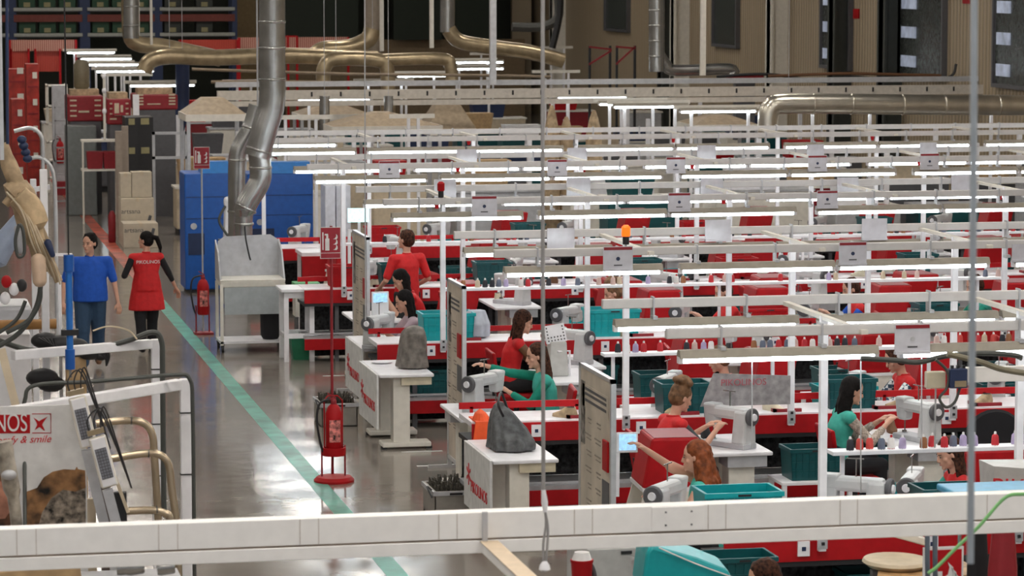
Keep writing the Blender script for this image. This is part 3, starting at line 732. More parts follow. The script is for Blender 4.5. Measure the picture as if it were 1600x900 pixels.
# walking pair in the aisle
mp = G(150, 578); mp.x -= 0.05
man = person('man in royal blue polo shirt and jeans walking in the aisle', (mp.x, mp.y + .15, 0), PI - .05, 'stand', 'black', 'short', BLUSH, BLUSH, JEANS,
             (-.36, .10, .78), (.34, .05, .86), h=1.72, fem=False, sleeve_len=.42, step=.16, shoe=BROWN, yaw=-.6, nod=.1, build=1.34)
wp = G(222, 365, 1.57)
woman = person('woman in long red apron vest and black top walking away down the aisle', (wp.x + .05, wp.y, 0), .1, 'stand', 'black', 'pony', VEST, BLKS, BLACKC,
               (-.26, .18, 1.02), (.42, .12, .82), h=1.60, sleeve_len=.72, step=.14, skirt=.62, yaw=.9, nod=.1, build=1.25, badge=[('PIKOLINOS', .78, .062)])
# standing in the third row
person('worker in red shirt standing with back turned beyond the third conveyor', (6.62, 40.95 - 2.1, 0), .35, 'stand', 'brown', 'short', VEST, VEST, BLACKC, (-.25, .25, 1.0), (.25, .2, 1.0), h=1.74, fem=False, sleeve_len=.4, yaw=.5)
# seated operators: facing +X  => rz=-90 ; facing -X => rz=+90
def seatp(label, x, y, face, **kw):
    rz = -PI / 2 if face == 'R' else PI / 2
    d = dict(hair='brown', hstyle='long', torso=VEST, sleeve=GRYS, legs=BLACKC, lh=(-.10, .46, .98), rh=(.12, .46, .98), lean=.22, nod=.35)
    d.update(kw)
    hair = d.pop('hair'); hs = d.pop('hstyle'); to = d.pop('torso'); sl = d.pop('sleeve'); lg = d.pop('legs'); lh = d.pop('lh'); rh = d.pop('rh')
    rz += d.pop('dr', 0)
    return person(label, (x, y, 0), rz, 'sit', hair, hs, to, sl, lg, lh, rh, **d)
seatp('seated woman with long curly auburn hair reaching up to a tablet', 6.32, 23.2, 'L', hair='red', hstyle='curly', torso=TURQ, sleeve=SKIN, lh=(-.2, .36, .95), rh=(.02, .55, 1.36), lean=.12, nod=.12, sleeve_len=.3, dr=-.35)
seatp('seated woman with curly brown bun in red vest sewing beside the nearest board', 6.80, 26.52, 'R', hair='light', hstyle='bun', torso=VEST, sleeve=GRYS, lean=.2, nod=.4, sleeve_len=.55, badge=[('PIKOLINOS', .62, .05)], dr=.2)
seatp('seated woman in turquoise smock with long brown hair reaching left', 6.45, 29.6, 'L', hair='brown', hstyle='long', torso=TURQ, sleeve=GRNSL, lh=(-.1, .42, .95), rh=(.15, .60, 1.18), lean=.15, nod=.2, sleeve_len=.9)
seatp('seated woman with long dark hair in red vest facing the keypad machine', 6.62, 32.55, 'R', hair='brown', hstyle='long', sleeve=BROWN, sleeve_len=.8)
seatp('seated woman in mauve top sewing behind the second board', 6.08, 34.8, 'L', hair='black', hstyle='long', torso=MAUVE, sleeve=MAUVE, sleeve_len=.45)
seatp('seated woman with long black hair in turquoise smock and lace sleeve', 8.40, 26.65, 'R', hair='black', hstyle='long', torso=TURQ, sleeve=LACE, sleeve_len=.85, nod=.3)
seatp('seated worker in red vest over plaid shirt with turquoise collar', 9.90, 28.8, 'L', hair='brown', hstyle='short', torso=VEST, sleeve=PLAID, sleeve_len=.85, nod=.5)
seatp('seated woman with brown hair and pale collar below the spool shelf', 8.42, 23.1, 'L', hair='brown', hstyle='long', torso=VEST, sleeve=TURQ, sleeve_len=.6, nod=.4)
seatp('seated worker with pink face behind the grey hanging banner', 8.2, 29.1, 'L', hair='light', hstyle='short', torso=VEST, sleeve=BLKS, sleeve_len=.6)
seatp('seated worker in red shirt with short grey hair, third row', 9.90, 35.1, 'L', hair='brown', hstyle='short', torso=VEST, sleeve=VEST, sleeve_len=.45)
seatp('seated woman in red and turquoise vest with black sleeves, third row', 8.6, 35.2, 'L', hair='light', hstyle='bun', torso=VEST, sleeve=BLKS, sleeve_len=.6)
seatp('seated worker with blue sleeves beyond the third conveyor line', 11.45, 35.1, 'L', hair='brown', hstyle='short', torso=VEST, sleeve=BLUSH, sleeve_len=.85)
seatp('seated worker in turquoise top far right beyond the third conveyor', 13.0, 35.15, 'L', hair='brown', hstyle='short', torso=TURQ, sleeve=GRNSL, sleeve_len=.8)
place(chair0, (6.62, 37.55, 0), PI / 2, 'red work chair of the bent dark-haired worker')
place(desk0, (5.98, 37.6, 0), 0, 'white sewing desk behind the farthest notice board')
seatp('dark-haired worker bent over a desk behind the farthest board', 6.62, 37.55, 'L', hair='black', hstyle='long', torso=VEST, sleeve=BLKS, lean=.4, nod=.6)
seatp('worker whose brown hair shows at the bottom picture edge', 5.58, 18.5, 'L', hair='brown', hstyle='short', torso=TURQ, sleeve=GRNSL, sleeve_len=.8)

# ================================================================ AISLE THINGS
def pbox(mb, p, q): return mb.box(min(p[0], q[0]), max(p[0], q[0]), min(p[1], q[1]), max(p[1], q[1]), min(p[2], q[2]), max(p[2], q[2]))
# --- notice boards
def notice(y0, y1, lab, seed, xf=5.60):
    t = thing('notice_board', lab, 'notice board', (xf, y0, 0), 0)
    L = y1 - y0
    MB().box(-.012, .012, .04, L - .04, .12, 1.90).build('panel', BOARDM, t)
    MB().box(-.02, .02, 0, .045, 0, 1.93).box(-.02, .02, L - .045, L, 0, 1.93).box(-.02, .02, 0, L, 1.90, 1.93).box(-.02, .02, 0, L, .10, .14).build('frame', ALU, t)
    for yy in (0, L - .04): MB().box(-.22, .22, yy, yy + .04, 0, .03).build('foot', ALU, t)
    r = random.Random(seed); n = 0
    # header banner with lines, red pocket, pictures
    MB().box(-.016, -.012, .12, L - .12, 1.60, 1.78).build('header_sheet', PAPER if seed == 9 else BOARDM, t)
    for z in (1.74, 1.70, 1.65):
        MB().box(-.018, -.016, .18, L - .2, z, z + .022).build('printed_line', DGREY, t)
    MB().box(-.030, -.012, .09, .26, 1.20, 1.44).build('red_pocket', RED, t, bevel=.006)
    MB().box(-.016, -.012, .09, .32, .86, 1.12).build('picture', DGREY, t)
    MB().box(-.016, -.012, .09, .28, .42, .52).build('picture', DGREY, t)
    MB().box(-.016, -.012, L - .20, L - .07, 1.30, 1.80).build('picture', mat('faded photo', (.22, .2, .18), .6, var=.6, scale=18), t)
    for c in range(2):
        for q in range(9):
            z = 1.52 - q * .13; yy = .38 + c * .32
            w_ = .22 * r.uniform(.5, 1)
            MB().box(-.016, -.012, yy, yy + w_, z, z + .012).box(-.016, -.012, yy, yy + w_ * .8, z - .03, z - .02).build('printed_line', mat('faint print', (.3, .26, .22), .7), t)
    return t
notice(23.04, 24.16, 'tan paper notice board beside the auburn-haired woman', 1, 5.52)
notice(30.1, 30.95, 'grey notice board on poles behind the table with grey bag', 2, 5.70)
notice(35.7, 36.8, 'farthest tall notice board in front of the worker in red shirt', 3, 5.63)
# --- end tables with printed side panel
LOGO_R = mat('logo red', (.6, .02, .03), .5)
def end_table(x, y, lab):
    t = thing('end_table', lab, 'table', (x, y, 0))
    MB().box(-.28, .30, -.62, .62, .765, .80).build('tabletop', WHITE, t, bevel=.01)
    MB().box(-.04, .28, -.58, -.30, .68, .765).build('drawer_box', CREAM, t)
    MB().box(-.12, .06, -.52, -.34, .05, .765).build('column', OFFW, t, bevel=.008)
    MB().box(-.12, .06, .34, .52, .05, .765).build('column', OFFW, t, bevel=.008)
    MB().box(-.24, .28, -.56, -.30, .02, .07).build('foot', OFFW, t, bevel=.01); MB().box(-.24, .28, .30, .56, .02, .07).build('foot', OFFW, t, bevel=.01)
    for xx in (-.22, .26):
        for yy in (-.52, .52): MB().box(xx - .03, xx + .03, yy - .03, yy + .03, 0, .03).build('pad', BLACK, t)
    p = MB().box(-.31, -.285, -.60, .60, .22, .80).build('side_panel', PAPER, t, bevel=.004)
    text('side_lettering', 'PIKOLINOS', .15, LOGO_R, p, (-.313, -.12, .44), (PI / 2, 0, -PI / 2), .002)
    text('side_emblem', '*', .45, LOGO_R, p, (-.313, .36, .44), (PI / 2, 0, -PI / 2), .002)
    return t
end_table(5.52, 26.95, 'white end table with red-lettered side panel carrying the grey bag')
end_table(5.46, 32.75, 'white end table holding a plate and a covered machine')
end_table(5.65, 35.0, 'white end table with printed panel left of the farthest board')
# covered things / bags
def lump(name, lab, cat, c, m, secs, vox=.012, seed=0, disp=.012, folds=.07):
    N = 56; mb = MB(); vs = []; fs = []
    for i, s_ in enumerate(secs):
        for k in range(N):
            an = 2 * PI * k / N; ce = math.copysign(abs(math.cos(an)) ** .7, math.cos(an)); se = math.copysign(abs(math.sin(an)) ** .7, math.sin(an))
            rp_ = 1 + folds * (math.sin(7 * an + i * .35) + .6 * math.sin(13 * an + 1.3 + i * .2)) * (1 - .4 * i / len(secs))
            vs.append(Vector(c) + Vector(s_[0]) + Vector((ce * s_[1] * rp_, se * s_[2] * rp_, 0)))
    for i in range(len(secs) - 1):
        for k in range(N): fs.append((i * N + k, i * N + (k + 1) % N, (i + 1) * N + (k + 1) % N, (i + 1) * N + k))
    fs += [tuple(range(N))[::-1], tuple((len(secs) - 1) * N + k for k in range(N))]
    mb.add(vs, fs)
    o = mb.build(name, m); tag(o, lab, cat)
    r = o.modifiers.new('r', 'REMESH'); r.mode = 'VOXEL'; r.voxel_size = vox; r.use_smooth_shade = True
    tx = bpy.data.textures.new('folds', 'CLOUDS'); tx.noise_scale = .14
    d = o.modifiers.new('d', 'DISPLACE'); d.texture = tx; d.strength = disp; d.mid_level = .6
    s_ = o.modifiers.new('s', 'SMOOTH'); s_.iterations = 3
    return o
lump('bag', 'dark grey cloth bag slumped on the white end table', 'bag', (5.52, 26.95, .81), BAGM,
     [((0, 0, 0), .20, .24), ((.01, .0, .06), .20, .24), ((-.02, .05, .18), .16, .19), ((-.06, .09, .30), .10, .11), ((-.08, .11, .38), .05, .05), ((-.08, .11, .41), .02, .02)])
o = C.objects['bag']; MB().tube([(5.42, 26.80, 1.12), (5.36, 26.72, 1.24), (5.44, 26.98, 1.30), (5.50, 27.02, 1.16)], .012, 8, smooth=6).build('strap', BLACK, o, smooth=True)
lump('covered_machine', 'sewing machine under grey brown cloth cover on end table', 'cover', (5.62, 32.65, .81), BAGB,
     [((0, 0, 0), .17, .18), ((0, 0, .15), .145, .165), ((.01, 0, .30), .135, .155), ((.01, 0, .37), .12, .14), ((.02, 0, .42), .09, .10), ((.02, 0, .44), .03, .04)])
tag(MB().lathe([(.04, 0), (.11, .012), (.115, .018), (.10, .016)], (5.36, 33.1, .80), 20).build('plate', WHITE, smooth=True), 'white plate beside the covered machine on the end table', 'plate')
lump('laundry_sack', 'pale grey sack lying near the second conveyor', 'sack', (6.55, 34.0, .97), mat('pale sack', (.4, .42, .48), .7), [((0, 0, 0), .16, .2), ((0, 0, .14), .17, .2), ((.03, 0, .28), .09, .1)])
# bristle crates by the end tables
def bristle(x, y, lab):
    t = thing('last_crate', lab, 'crate', (x, y, 0), 0, 'grey crates of shoe soles')
    mb = MB()
    for a in ((-.2, .2, -.3, -.28), (-.2, .2, .28, .3), (-.2, -.18, -.3, .3), (.18, .2, -.3, .3)): mb.box(a[0], a[1], a[2], a[3], .0, .26)
    mb.box(-.2, .2, -.3, .3, 0, .02); mb.build('box', mat('beige grey plastic', (.32, .30, .27), .6), t, bevel=.006)
    MB().box(-.215, -.2, -.31, .31, .22, .26).box(.2, .215, -.31, .31, .22, .26).box(-.215, .215, -.315, -.30, .22, .26).box(-.215, .215, .30, .315, .22, .26).build('rim', GREY, t)
    MB().box(-.06, .06, -.318, -.314, .225, .245).build('grip_hole', BLACK, t)
    s_ = MB(); r = random.Random(x)
    for i in range(9):
        for j in range(12): s_.bar((-.16 + i * .04, -.26 + j * .047, .1), (-.16 + i * .04 + r.uniform(-.015, .015), -.26 + j * .047, .29 + r.uniform(0, .05)), .008, .03)
    o = s_.build('shoe_soles', mat('sole dark', (.10, .09, .07), .8, var=.5, scale=30), t); o['kind'] = 'stuff'
    MB().tube([(-.2, -.2, .25), (-.26, -.25, .3), (-.22, -.28, .2)], .008, 6, smooth=True).build('strap', DGREY, t)
    return t
bristle(5.22, 28.3, 'low grey crate full of dark soles beside the nearest end table'); bristle(5.02, 34.2, 'low grey crate full of soles behind the extinguisher stand')
# --- extinguisher stands
def extinguisher(parent, x, y, z):
    e = MB().lathe([(.07, 0), (.082, .02), (.082, .40), (.06, .46), (.03, .49)], (x, y, z), 18).build('extinguisher', RED, parent, smooth=True)
    MB().lathe([(.03, 0), (.03, .04), (.02, .06)], (x, y, z + .48), 10).box(x - .05, x + .02, y - .012, y + .012, z + .53, z + .55).bar((x - .06, y, z + .60), (x + .02, y, z + .55), .02, .012).build('valve', DRED, e)
    MB().tube([(x - .03, y, z + .54), (x - .14, y - .02, z + .50), (x - .17, y - .02, z + .34), (x - .14, y - .03, z + .12), (x - .11, y - .03, z + .02)], .012, 8, smooth=True).build('hose', BLACK, e, smooth=True)
    MB().box(x - .055, x + .055, y - .0835, y - .080, z + .12, z + .34).build('instruction_label', mat('label red white', (.65, .2, .18), .5, var=.5, scale=30), e)
    return e
def ext_sign(parent, x, y, z, w_=.20, h=.30, words=True):
    s_ = MB().box(x - w_ / 2, x + w_ / 2, y - .004, y + .004, z, z + h).build('sign', PAPER, parent)
    MB().box(x - w_ / 2 + .006, x + w_ / 2 - .006, y - .007, y - .004, z + .006, z + h * .17).box(x - w_ / 2 + .006, x + w_ / 2 - .006, y - .007, y - .004, z + h * .19, z + h - .006).build('sign_red', mat('sign red', (.32, .015, .03), .5), s_)
    cx = x - w_ * .16
    MB().box(cx - w_ * .10, cx + w_ * .10, y - .010, y - .007, z + h * .26, z + h * .64).box(cx - w_ * .05, cx + w_ * .05, y - .010, y - .007, z + h * .64, z + h * .74).box(cx - w_ * .12, cx + w_ * .04, y - .010, y - .007, z + h * .74, z + h * .79).box(x - w_ * .40, x - w_ * .34, y - .010, y - .007, z + h * .28, z + h * .84).build('pictogram_extinguisher', PAPER, s_)
    fl = [(0, 0), (.3, .1), (.55, .45), (.5, .8), (.75, .6), (.8, .2), (.6, -.05)]
    for q in range(3):
        MB().prism([(a * w_ * .28, b_ * h * .20) for a, b_ in fl], (x + w_ * .12, y - .007, z + h * (.28 + q * .17)), (1, 0, 0), (0, 0, 1), (0, -.003, 0)).build('pictogram_flame', PAPER, s_)
    return s_
e0 = G(522, 752)
t = thing('extinguisher_stand', 'red fire extinguisher on tall stand with sign beside green line', 'fire extinguisher', e0, 0, 'extinguishers on stands')
MB().lathe([(.20, 0), (.20, .02), (.17, .05), (.05, .06)], n=28).build('base', RED, t, smooth=True)
for a, b_ in ((-.12, 0), (.11, 0), (0, .10)): MB().tube([(a, b_, .04), (a, b_, .36)], .009, 8).build('cage_rod', DRED, t)
MB().lathe([(.115, .26), (.12, .28), (.12, .34), (.10, .34), (.10, .27)], n=20).build('cradle', RED, t, smooth=True)
MB().tube([(0, .10, .04), (0, .10, 2.52)], .014, 8).build('pole', DRED, t)
MB().tube([(-.09, .03, .30), (-.09, .03, .80), (-.05, .08, .84), (.05, .08, .84), (.09, .03, .80), (.09, .03, .30)], .008, 6).build('guard', RED, t)
extinguisher(t, 0, 0, .28); ext_sign(t, -.01, .08, 2.20, .205, .31)
ef = G(318, 522)
t = thing('extinguisher_stand', 'red fire extinguisher left of the steel sink trolley', 'fire extinguisher', ef, 0, 'extinguishers on stands')
MB().box(-.13, .13, -.12, .12, 0, .03).build('base', DRED, t)
for a in (-.1, .08): MB().tube([(a, 0, .03), (a, 0, .4)], .01, 8).build('cage_rod', DRED, t)
extinguisher(t, 0, 0, .27)
sp = V(314, 262, 43.4); sp0 = MB().tube([(0, .03, 0), (0, .03, 2.35)], .012, 8).build('pole', GREY, t); s_ = ext_sign(t, 0, .01, V(314, 264, ef.y).z, .22, .30)
ep = G(95, 305)
t = thing('extinguisher_post', 'dark red extinguisher against the far pillar by the red floor line', 'fire extinguisher', (ep.x, ep.y, 0))
MB().box(-.15, .15, .12, .3, 0, 2.4).build('pillar', GREY, t); extinguisher(t, 0, 0, .7); MB().box(-.16, .16, -.02, .12, 0, .3).build('box', DRED, t)
# --- sink trolley
st = G(345, 552)
def sink(lab, loc, w_, front=OFFW):
    t = thing('sink_trolley', lab, 'sink trolley', loc, 0, 'white sink trolleys')
    W = w_; D = .6
    bs = MB().taper((.02, W - .02, .02, D), .86, (0, W, 0, D), .94).box(0, W, 0, D, .94, .96).build('basin', front, t, bevel=.01)
    MB().prism([(0, .92), (.04, 1.42), (.12, 1.48), (W - .12, 1.50), (W, 1.42), (W, .92)], (0, D - .03, 0), (1, 0, 0), (0, 0, 1), (0, .03, 0)).build('splash_back', GREY, t)
    for x in (0, W - .02): MB().prism([(.02, .94), (D, .94), (D, 1.44), (.28, 1.30)], (x, 0, 0), (0, 1, 0), (0, 0, 1), (.02, 0, 0)).build('splash_side', GREY, t)
    MB().box(.06, W - .06, .03, .05, .50, .86).build('front_panel', mat('blue grey panel', (.42, .46, .48), .4), t)
    MB().box(0, W, 0, D, .12, .15).build('lower_shelf', WHITE, t)
    for x in (0, W - .04):
        for y in (0, D - .04): MB().box(x, x + .04, y, y + .04, .10, .9).build('leg', OFFW, t)
    for x in (.03, W - .03):
        for y in (.05, D - .05):
            MB().lathe([(.05, -.015), (.05, .015)], (x, y, .05), 14, (1, 0, 0)).box(x - .02, x + .02, y - .02, y + .02, .07, .12).build('caster', BLACK, t)
    MB().tube([(W * .45, .5, 1.62), (W * .46, .45, 1.45), (W * .5, .4, 1.25), (W * .52, .38, 1.18)], .012, 6, smooth=True).build('spray_hose', BLACK, t, smooth=True)
    return t
sink('large white wash-sink trolley under the bent steel ducts', (st.x, st.y, 0), .86)
def bin_bag(loc, lab):
    t = thing('waste_bin', lab, 'bin', loc)
    MB().lathe([(.10, 0), (.13, .05), (.135, .40), (.145, .42), (.13, .40)], n=18).build('drum', BLACKC, t, smooth=True)
    r = MB().lathe([(.14, .36), (.155, .40), (.15, .45), (.12, .43)], n=22).build('bag_rim', BLACK, t, smooth=True)
    return t
bin_bag((st.x + .68, st.y + .2, .155), 'black bin with bag on the lower shelf of the sink trolley')
tb = G(442, 566)
t = thing('side_table', 'small white metal table right of the sink trolley', 'table', (tb.x, tb.y, 0))
MB().box(-.02, .42, -.05, .55, .90, .94).build('tabletop', WHITE, t, bevel=.008)
for x in (.0, .33):
    for y in (0, .45): MB().box(x + .02, x + .08, y, y + .06, 0, .9).build('leg', WHITE, t)
MB().box(.06, .36, .01, .04, .30, .36).box(.06, .36, .46, .49, .30, .36).box(.02, .05, .03, .48, .3, .36).box(.37, .40, .03, .48, .3, .36).box(.02, .40, .01, .04, .82, .9).build('rail', WHITE, t)
tag(MB().taper((-.1, .1, -.1, .1), 0, (-.13, .13, -.13, .13), .28).build('bucket', mat('green bucket', (.02, .2, .1), .5), loc=(tb.x + .26, tb.y + .28, 0)), 'dark green bucket under the small white table', 'bucket')
# white rack box behind table
t = thing('paper_bin', 'cream box with green rim beside the small white table', 'bin', (G(505, 560).x, G(505, 545).y + .6, 0))
MB().box(-.16, .16, -.15, .15, .38, .78).build('box', OFFW, t); MB().box(-.17, .17, -.16, .16, .78, .83).build('rim', mat('leaf green', (.1, .4, .15), .6), t)
for x in (-.14, .12): MB().box(x, x + .02, -.14, .14, 0, .38).build('leg', DGREY, t)
# --- blue cabinets
def blue_cab(loc, w_, d_, h, lab):
    t = thing('machine_cabinet', lab, 'cabinet', loc, 0, 'blue machine cabinets')
    MB().box(0, w_, 0, d_, .05, h).build('housing', BLUE, t, bevel=.02)
    MB().prism([(0, 0), (d_ * .6, 0), (d_ * .35, .18), (0, .18)], (w_ * .35, 0, h), (0, 1, 0), (0, 0, 1), (w_ * .6, 0, 0)).build('hood', mat('bright blue', (.02, .22, .65), .35), t)
    MB().box(.05, w_ - .05, .02, d_ - .05, 0, .05).build('plinth', BLACK, t)
    MB().box(.05, w_ * .4, -.01, 0, h * .32, h * .50).build('vent', NAVY, t)
    MB().box(.02, w_ - .02, -.008, 0, h * .62, h * .625).box(.02, w_ - .02, -.008, 0, h * .8, h * .805).build('seam', NAVY, t)
    MB().lathe([(.05, 0), (.05, .02)], (w_ * .18, -.005, h * .56), 12, (0, -1, 0)).build('dial', GREY, t)
    return t
bc = G(290, 458)
blue_cab((bc.x, bc.y, 0), .75, .8, 1.85, 'tall blue machine cabinet behind the sink trolley')
blue_cab((G(385, 400, .5).x + .1, 49.5, 0), 1.05, .8, 1.75, 'blue machine cabinet right of the steel ducts')
t = thing('stitching_press', 'grey stitching press with brown shoe in front of tall blue cabinet', 'machine', (G(345, 450).x - .02, 46.2, 0))
MB().box(-.25, .25, -.2, .3, .05, .95).build('base', GREY, t, bevel=.02); MB().box(-.28, .28, -.25, .32, .95, .99).build('table', DGREY, t)
MB().taper((-.22, -.05, 0, .2), .99, (-.2, -.06, .02, .2), 1.5).build('column', WHITE, t, bevel=.02); MB().cbox((.02, .1, 1.55), (.46, .2, .16)).build('arm', WHITE, t, bevel=.05)
MB().cap((.12, .08, 1.5), (.12, .08, 1.25), .05, .03).build('press_head', STEEL, t, smooth=True); MB().ell((.08, -.05, 1.03), (.16, .07, .05)).build('shoe_upper', TAN, t, smooth=True)
MB().tube([(-.2, 0, 1.5), (-.3, -.05, 1.3), (-.2, -.1, 1.1), (-.1, -.1, 1.0)], .02, 8, smooth=True).build('air_hose', RUBBER, t, smooth=True)
# --- bent ducts over the sink
def duct(name, lab, segs, m=STEEL, cat='duct', rings=None, smooth=5):
    t = thing(name, lab, cat)
    for pts, r in segs:
        MB().tube(pts, r, 20, smooth=smooth).build('pipe', m, t, smooth=True)
    hp_ = max((p for pts, r in segs for p in pts), key=lambda p: p.z)
    if name != 'exhaust_duct' and hp_.z < 6: MB().tube([hp_, Vector((hp_.x, hp_.y, ZC))], .006, 5).build('hanger_wire', GREY, t)
    for p, ax, r in (rings or []):
        MB().lathe([(r + .004, -.018), (r + .010, -.006), (r + .010, .006), (r + .004, .018)], p, 20, ax).build('ring_seam', m, t, smooth=True)
    return t
Yd = 41.9
P = lambda x, y, Y=Yd: V(x, y, Y)
r1 = 20.5 * 42.6 / 4900
duct('exhaust_duct', 'thick vertical steel exhaust duct rising past the top of the picture', [([P(425, -120), P(425, 0), P(425, 100), P(425, 160), P(414, 200), P(402, 245)], r1)],
     rings=[(P(425, y), (0, 0, 1), r1) for y in (-60, 34, 75, 124)] + [(P(405, 235), (.3, 0, 1), r1)])
r2 = 17 * 42.8 / 4900
duct('exhaust_branch', 'bent steel duct branch leading down to the sink trolley', [([P(404, 235), P(407, 262), P(405, 285), P(385, 320), P(381, 345), P(381, 372)], [r2, r2, r2, r2, r2 * .8, r2 * .8])],
     rings=[(P(407, 262), (0, 0, 1), r2), (P(384, 325), (.5, 0, 1), r2), (P(381, 350), (0, 0, 1), r2 * .85)])
duct('exhaust_branch', 'second bent steel duct branch behind the first, nearer the aisle', [([P(402, 165, 42.6), P(392, 200, 42.6), P(374, 232, 42.6), P(370, 260, 42.6), P(370, 330, 42.6), P(370, 378, 42.6)], r2 * .8)],
     rings=[(P(392, 200, 42.6), (.3, 0, 1), r2 * .8), (P(371, 250, 42.6), (0, 0, 1), r2 * .8), (P(370, 330, 42.6), (0, 0, 1), r2 * .8)])
# things right of the sink: press station with screen
t = thing('screen_post', 'pale lit control screen on white post behind the extinguisher sign', 'screen', (G(478, 470).x, 42.4, 0))
MB().box(-.02, .02, -.02, .02, 0, 1.45).bar((0, 0, 1.43), (.14, 0, 1.43), .035).box(.12, .155, -.02, .02, 1.4, 1.55).build('post', WHITE, t)
MB().box(-.02, .27, -.04, .0, 1.55, 1.74).build('screen', SCREENW, t); MB().box(-.2, .2, -.2, .2, 0, .03).build('base', WHITE, t)
t = thing('work_bench', 'red-fronted bench with white top right of the sink trolley', 'bench', (G(447, 480).x, 44.2, 0))
MB().box(0, .75, 0, .7, .92, .97).build('bench_top', WHITE, t); MB().prism([(0, .5), (.7, .72), (.7, .92), (0, .92)], (0, -.02, 0), (1, 0, 0), (0, 0, 1), (0, .02, 0)).build('front_panel', RED, t)
for x in (0.02, .68):
    for y in (.05, .6): MB().box(x, x + .05, y, y + .05, 0, .92).build('leg', WHITE, t)
# --- boxes with printing beyond the walking woman
CARTON = mat('cream carton', (.60, .53, .42), .8, var=.04)
def carton(loc, d, lab, rz=0, words=None):
    t = thing('carton', lab, 'box', loc, rz, 'cream cartons stacked in the aisle')
    MB().box(-d[0] / 2, d[0] / 2, -d[1] / 2, d[1] / 2, 0, d[2]).build('box', CARTON, t, bevel=.006)
    MB().box(-.03, .03, -d[1] / 2 - .001, d[1] / 2 + .001, d[2] - .06, d[2] + .002).build('tape', BEIGE, t)
    if words:
        text('box_lettering', words, .12, DGREY, t, (-.12, -d[1] / 2 - .002, d[2] * .72), (PI / 2, 0, 0), .002)
        MB().prism([(0, 0), (.07, .03), (.10, .14), (.05, .16)], (.16, -d[1] / 2 - .001, d[2] * .45), (1, 0, 0), (0, 0, 1), (0, -.003, 0)).prism([(-.10, -.08), (-.03, -.05), (-.06, .02), (-.1, 0)], (.16, -d[1] / 2 - .001, d[2] * .45), (1, 0, 0), (0, 0, 1), (0, -.003, 0)).build('printed_mark', DGREY, t)
        MB().prism([(-.05, 0), (.04, .04), (.05, .08), (-.03, .04)], (.14, -d[1] / 2 - .001, d[2] * .42), (1, 0, 0), (0, 0, 1), (0, -.003, 0)).build('printed_mark', RED, t)
    return t
b0 = G(218, 385)
carton((b0.x, b0.y, 0), (.62, .6, .44), 'cream carton with dark mark, bottom front of the aisle stack', 0, 'artsana')
carton((b0.x + .0, b0.y + .62, 0), (.6, .55, .84), 'cream carton with printing, middle of the aisle stack', 0, 'artsana')
carton((b0.x + .10, b0.y + .70, .845), (.36, .38, .46), 'tan carton with faint stamp on top of the aisle stack', 0, None)
carton((b0.x - .19, b0.y + .70, .845), (.20, .36, .44), 'narrow plain carton on top left of the aisle stack', 0)
tag(MB().lathe([(.06, 0), (.07, .02), (.07, .5), (.03, .58)], (b0.x - .42, b0.y + .9, 0), 14).build('gas_cylinder', DRED, smooth=True), 'dark red cylinder left of the carton stack', 'cylinder')
# white shelf frame left of the cartons
f0 = G(131, 350)
t = thing('shelf_rack', 'white tube shelf rack holding red boxes over the red line', 'shelf', (f0.x, f0.y, 0))
for x in (0, .66, ): MB().tube([(x, 0, 0), (x, 0, 1.62)], .02, 8).build('upright', OFFW, t)
MB().tube([(.66, .3, 0), (.66, .3, 1.5), (.92, .3, 1.62), (.92, .3, 1.0)], .02, 8).build('upright', OFFW, t)
MB().box(-.02, .70, -.02, .4, 1.6, 1.64).box(-.02, .7, -.02, .4, 1.03, 1.07).build('shelf_board', OFFW, t)
MB().tube([(.43, 0, 1.62), (.43, 0, 2.9)], .025, 8).build('bottle_rod', OFFW, t)
for z in (2.2, 2.6, 2.88): MB().ell((.43, 0, z), (.045, .045, .06)).build('knob', WHITE, t, smooth=True)
for i in range(2): tag(MB().taper((-.14, .14, -.14, .14), 0, (-.16, .16, -.16, .16), .34).build('red_box', DRED, loc=(f0.x + .24 + i * .32, f0.y + .18, 1.07), bevel=.01), ('left' if i == 0 else 'right') + ' dark red box on the white tube rack', 'box', 'red boxes on the tube rack')
# second sink trolley + dark duct
s2 = G(250, 320)
sink('small white sink trolley beside the black machines further down the aisle', (s2.x + .0, s2.y + .3, 0), .68)
for i, x in enumerate((.2, .42)): tag(MB().lathe([(.07, 0), (.07, .14), (.05, .2)], (s2.x + x, s2.y + .6, .962), 12).build('jar', WHITE, smooth=True), 'white jar, %s in the further sink trolley' % ('left' if i == 0 else 'right'), 'jar')
yq = s2.y + 1.2
duct('dark_duct', 'dark bent duct dropping behind the further sink trolley', [([V(285, 95, yq), V(285, 150, yq), V(282, 185, yq), V(272, 215, yq)], .15)], NAVY)

# ================================================================ FOREGROUND TRUNKING AND HANGING THINGS
YT = 14.7
zt = V(800, 799, YT).z
t = thing('trunking_beam', 'long white cable trunking beam crossing the whole foreground', 'trunking', (0, YT, zt))
hU, hL = .127, .062
MB().box(-3, 9.5, 0, .10, -hU, 0).build('upper_box', BEAMW, t, bevel=.003)
MB().box(-3, 9.5, .015, .09, -hU - .010, -hU).build('seam_shadow', mat('seam tan', (.30, .22, .16), .6), t)  # shadow between the two boxes, put in as a tan strip
MB().box(-3, 9.5, -.005, .10, -hU - .010 - hL, -hU - .010).build('lower_rail', BEAMW, t, bevel=.003)
for px in (25, 247, 468, 685, 897, 1106, 1312, 1515):
    x = V(px, 800, YT).x
    MB().box(x, x + .003, -.003, .0, -hU + .002, -.002).box(x + .09, x + .093, -.002, 0, -hU + .002, -.002).build('cover_joint', mat('joint line', (.5, .45, .4), .6), t)
x = V(1018, 800, YT).x; x2 = V(1100, 800, YT).x
MB().box(x, x2, -.008, 0, -hU + .003, -.003).build('joint_plate', BEAMW, t, bevel=.003)
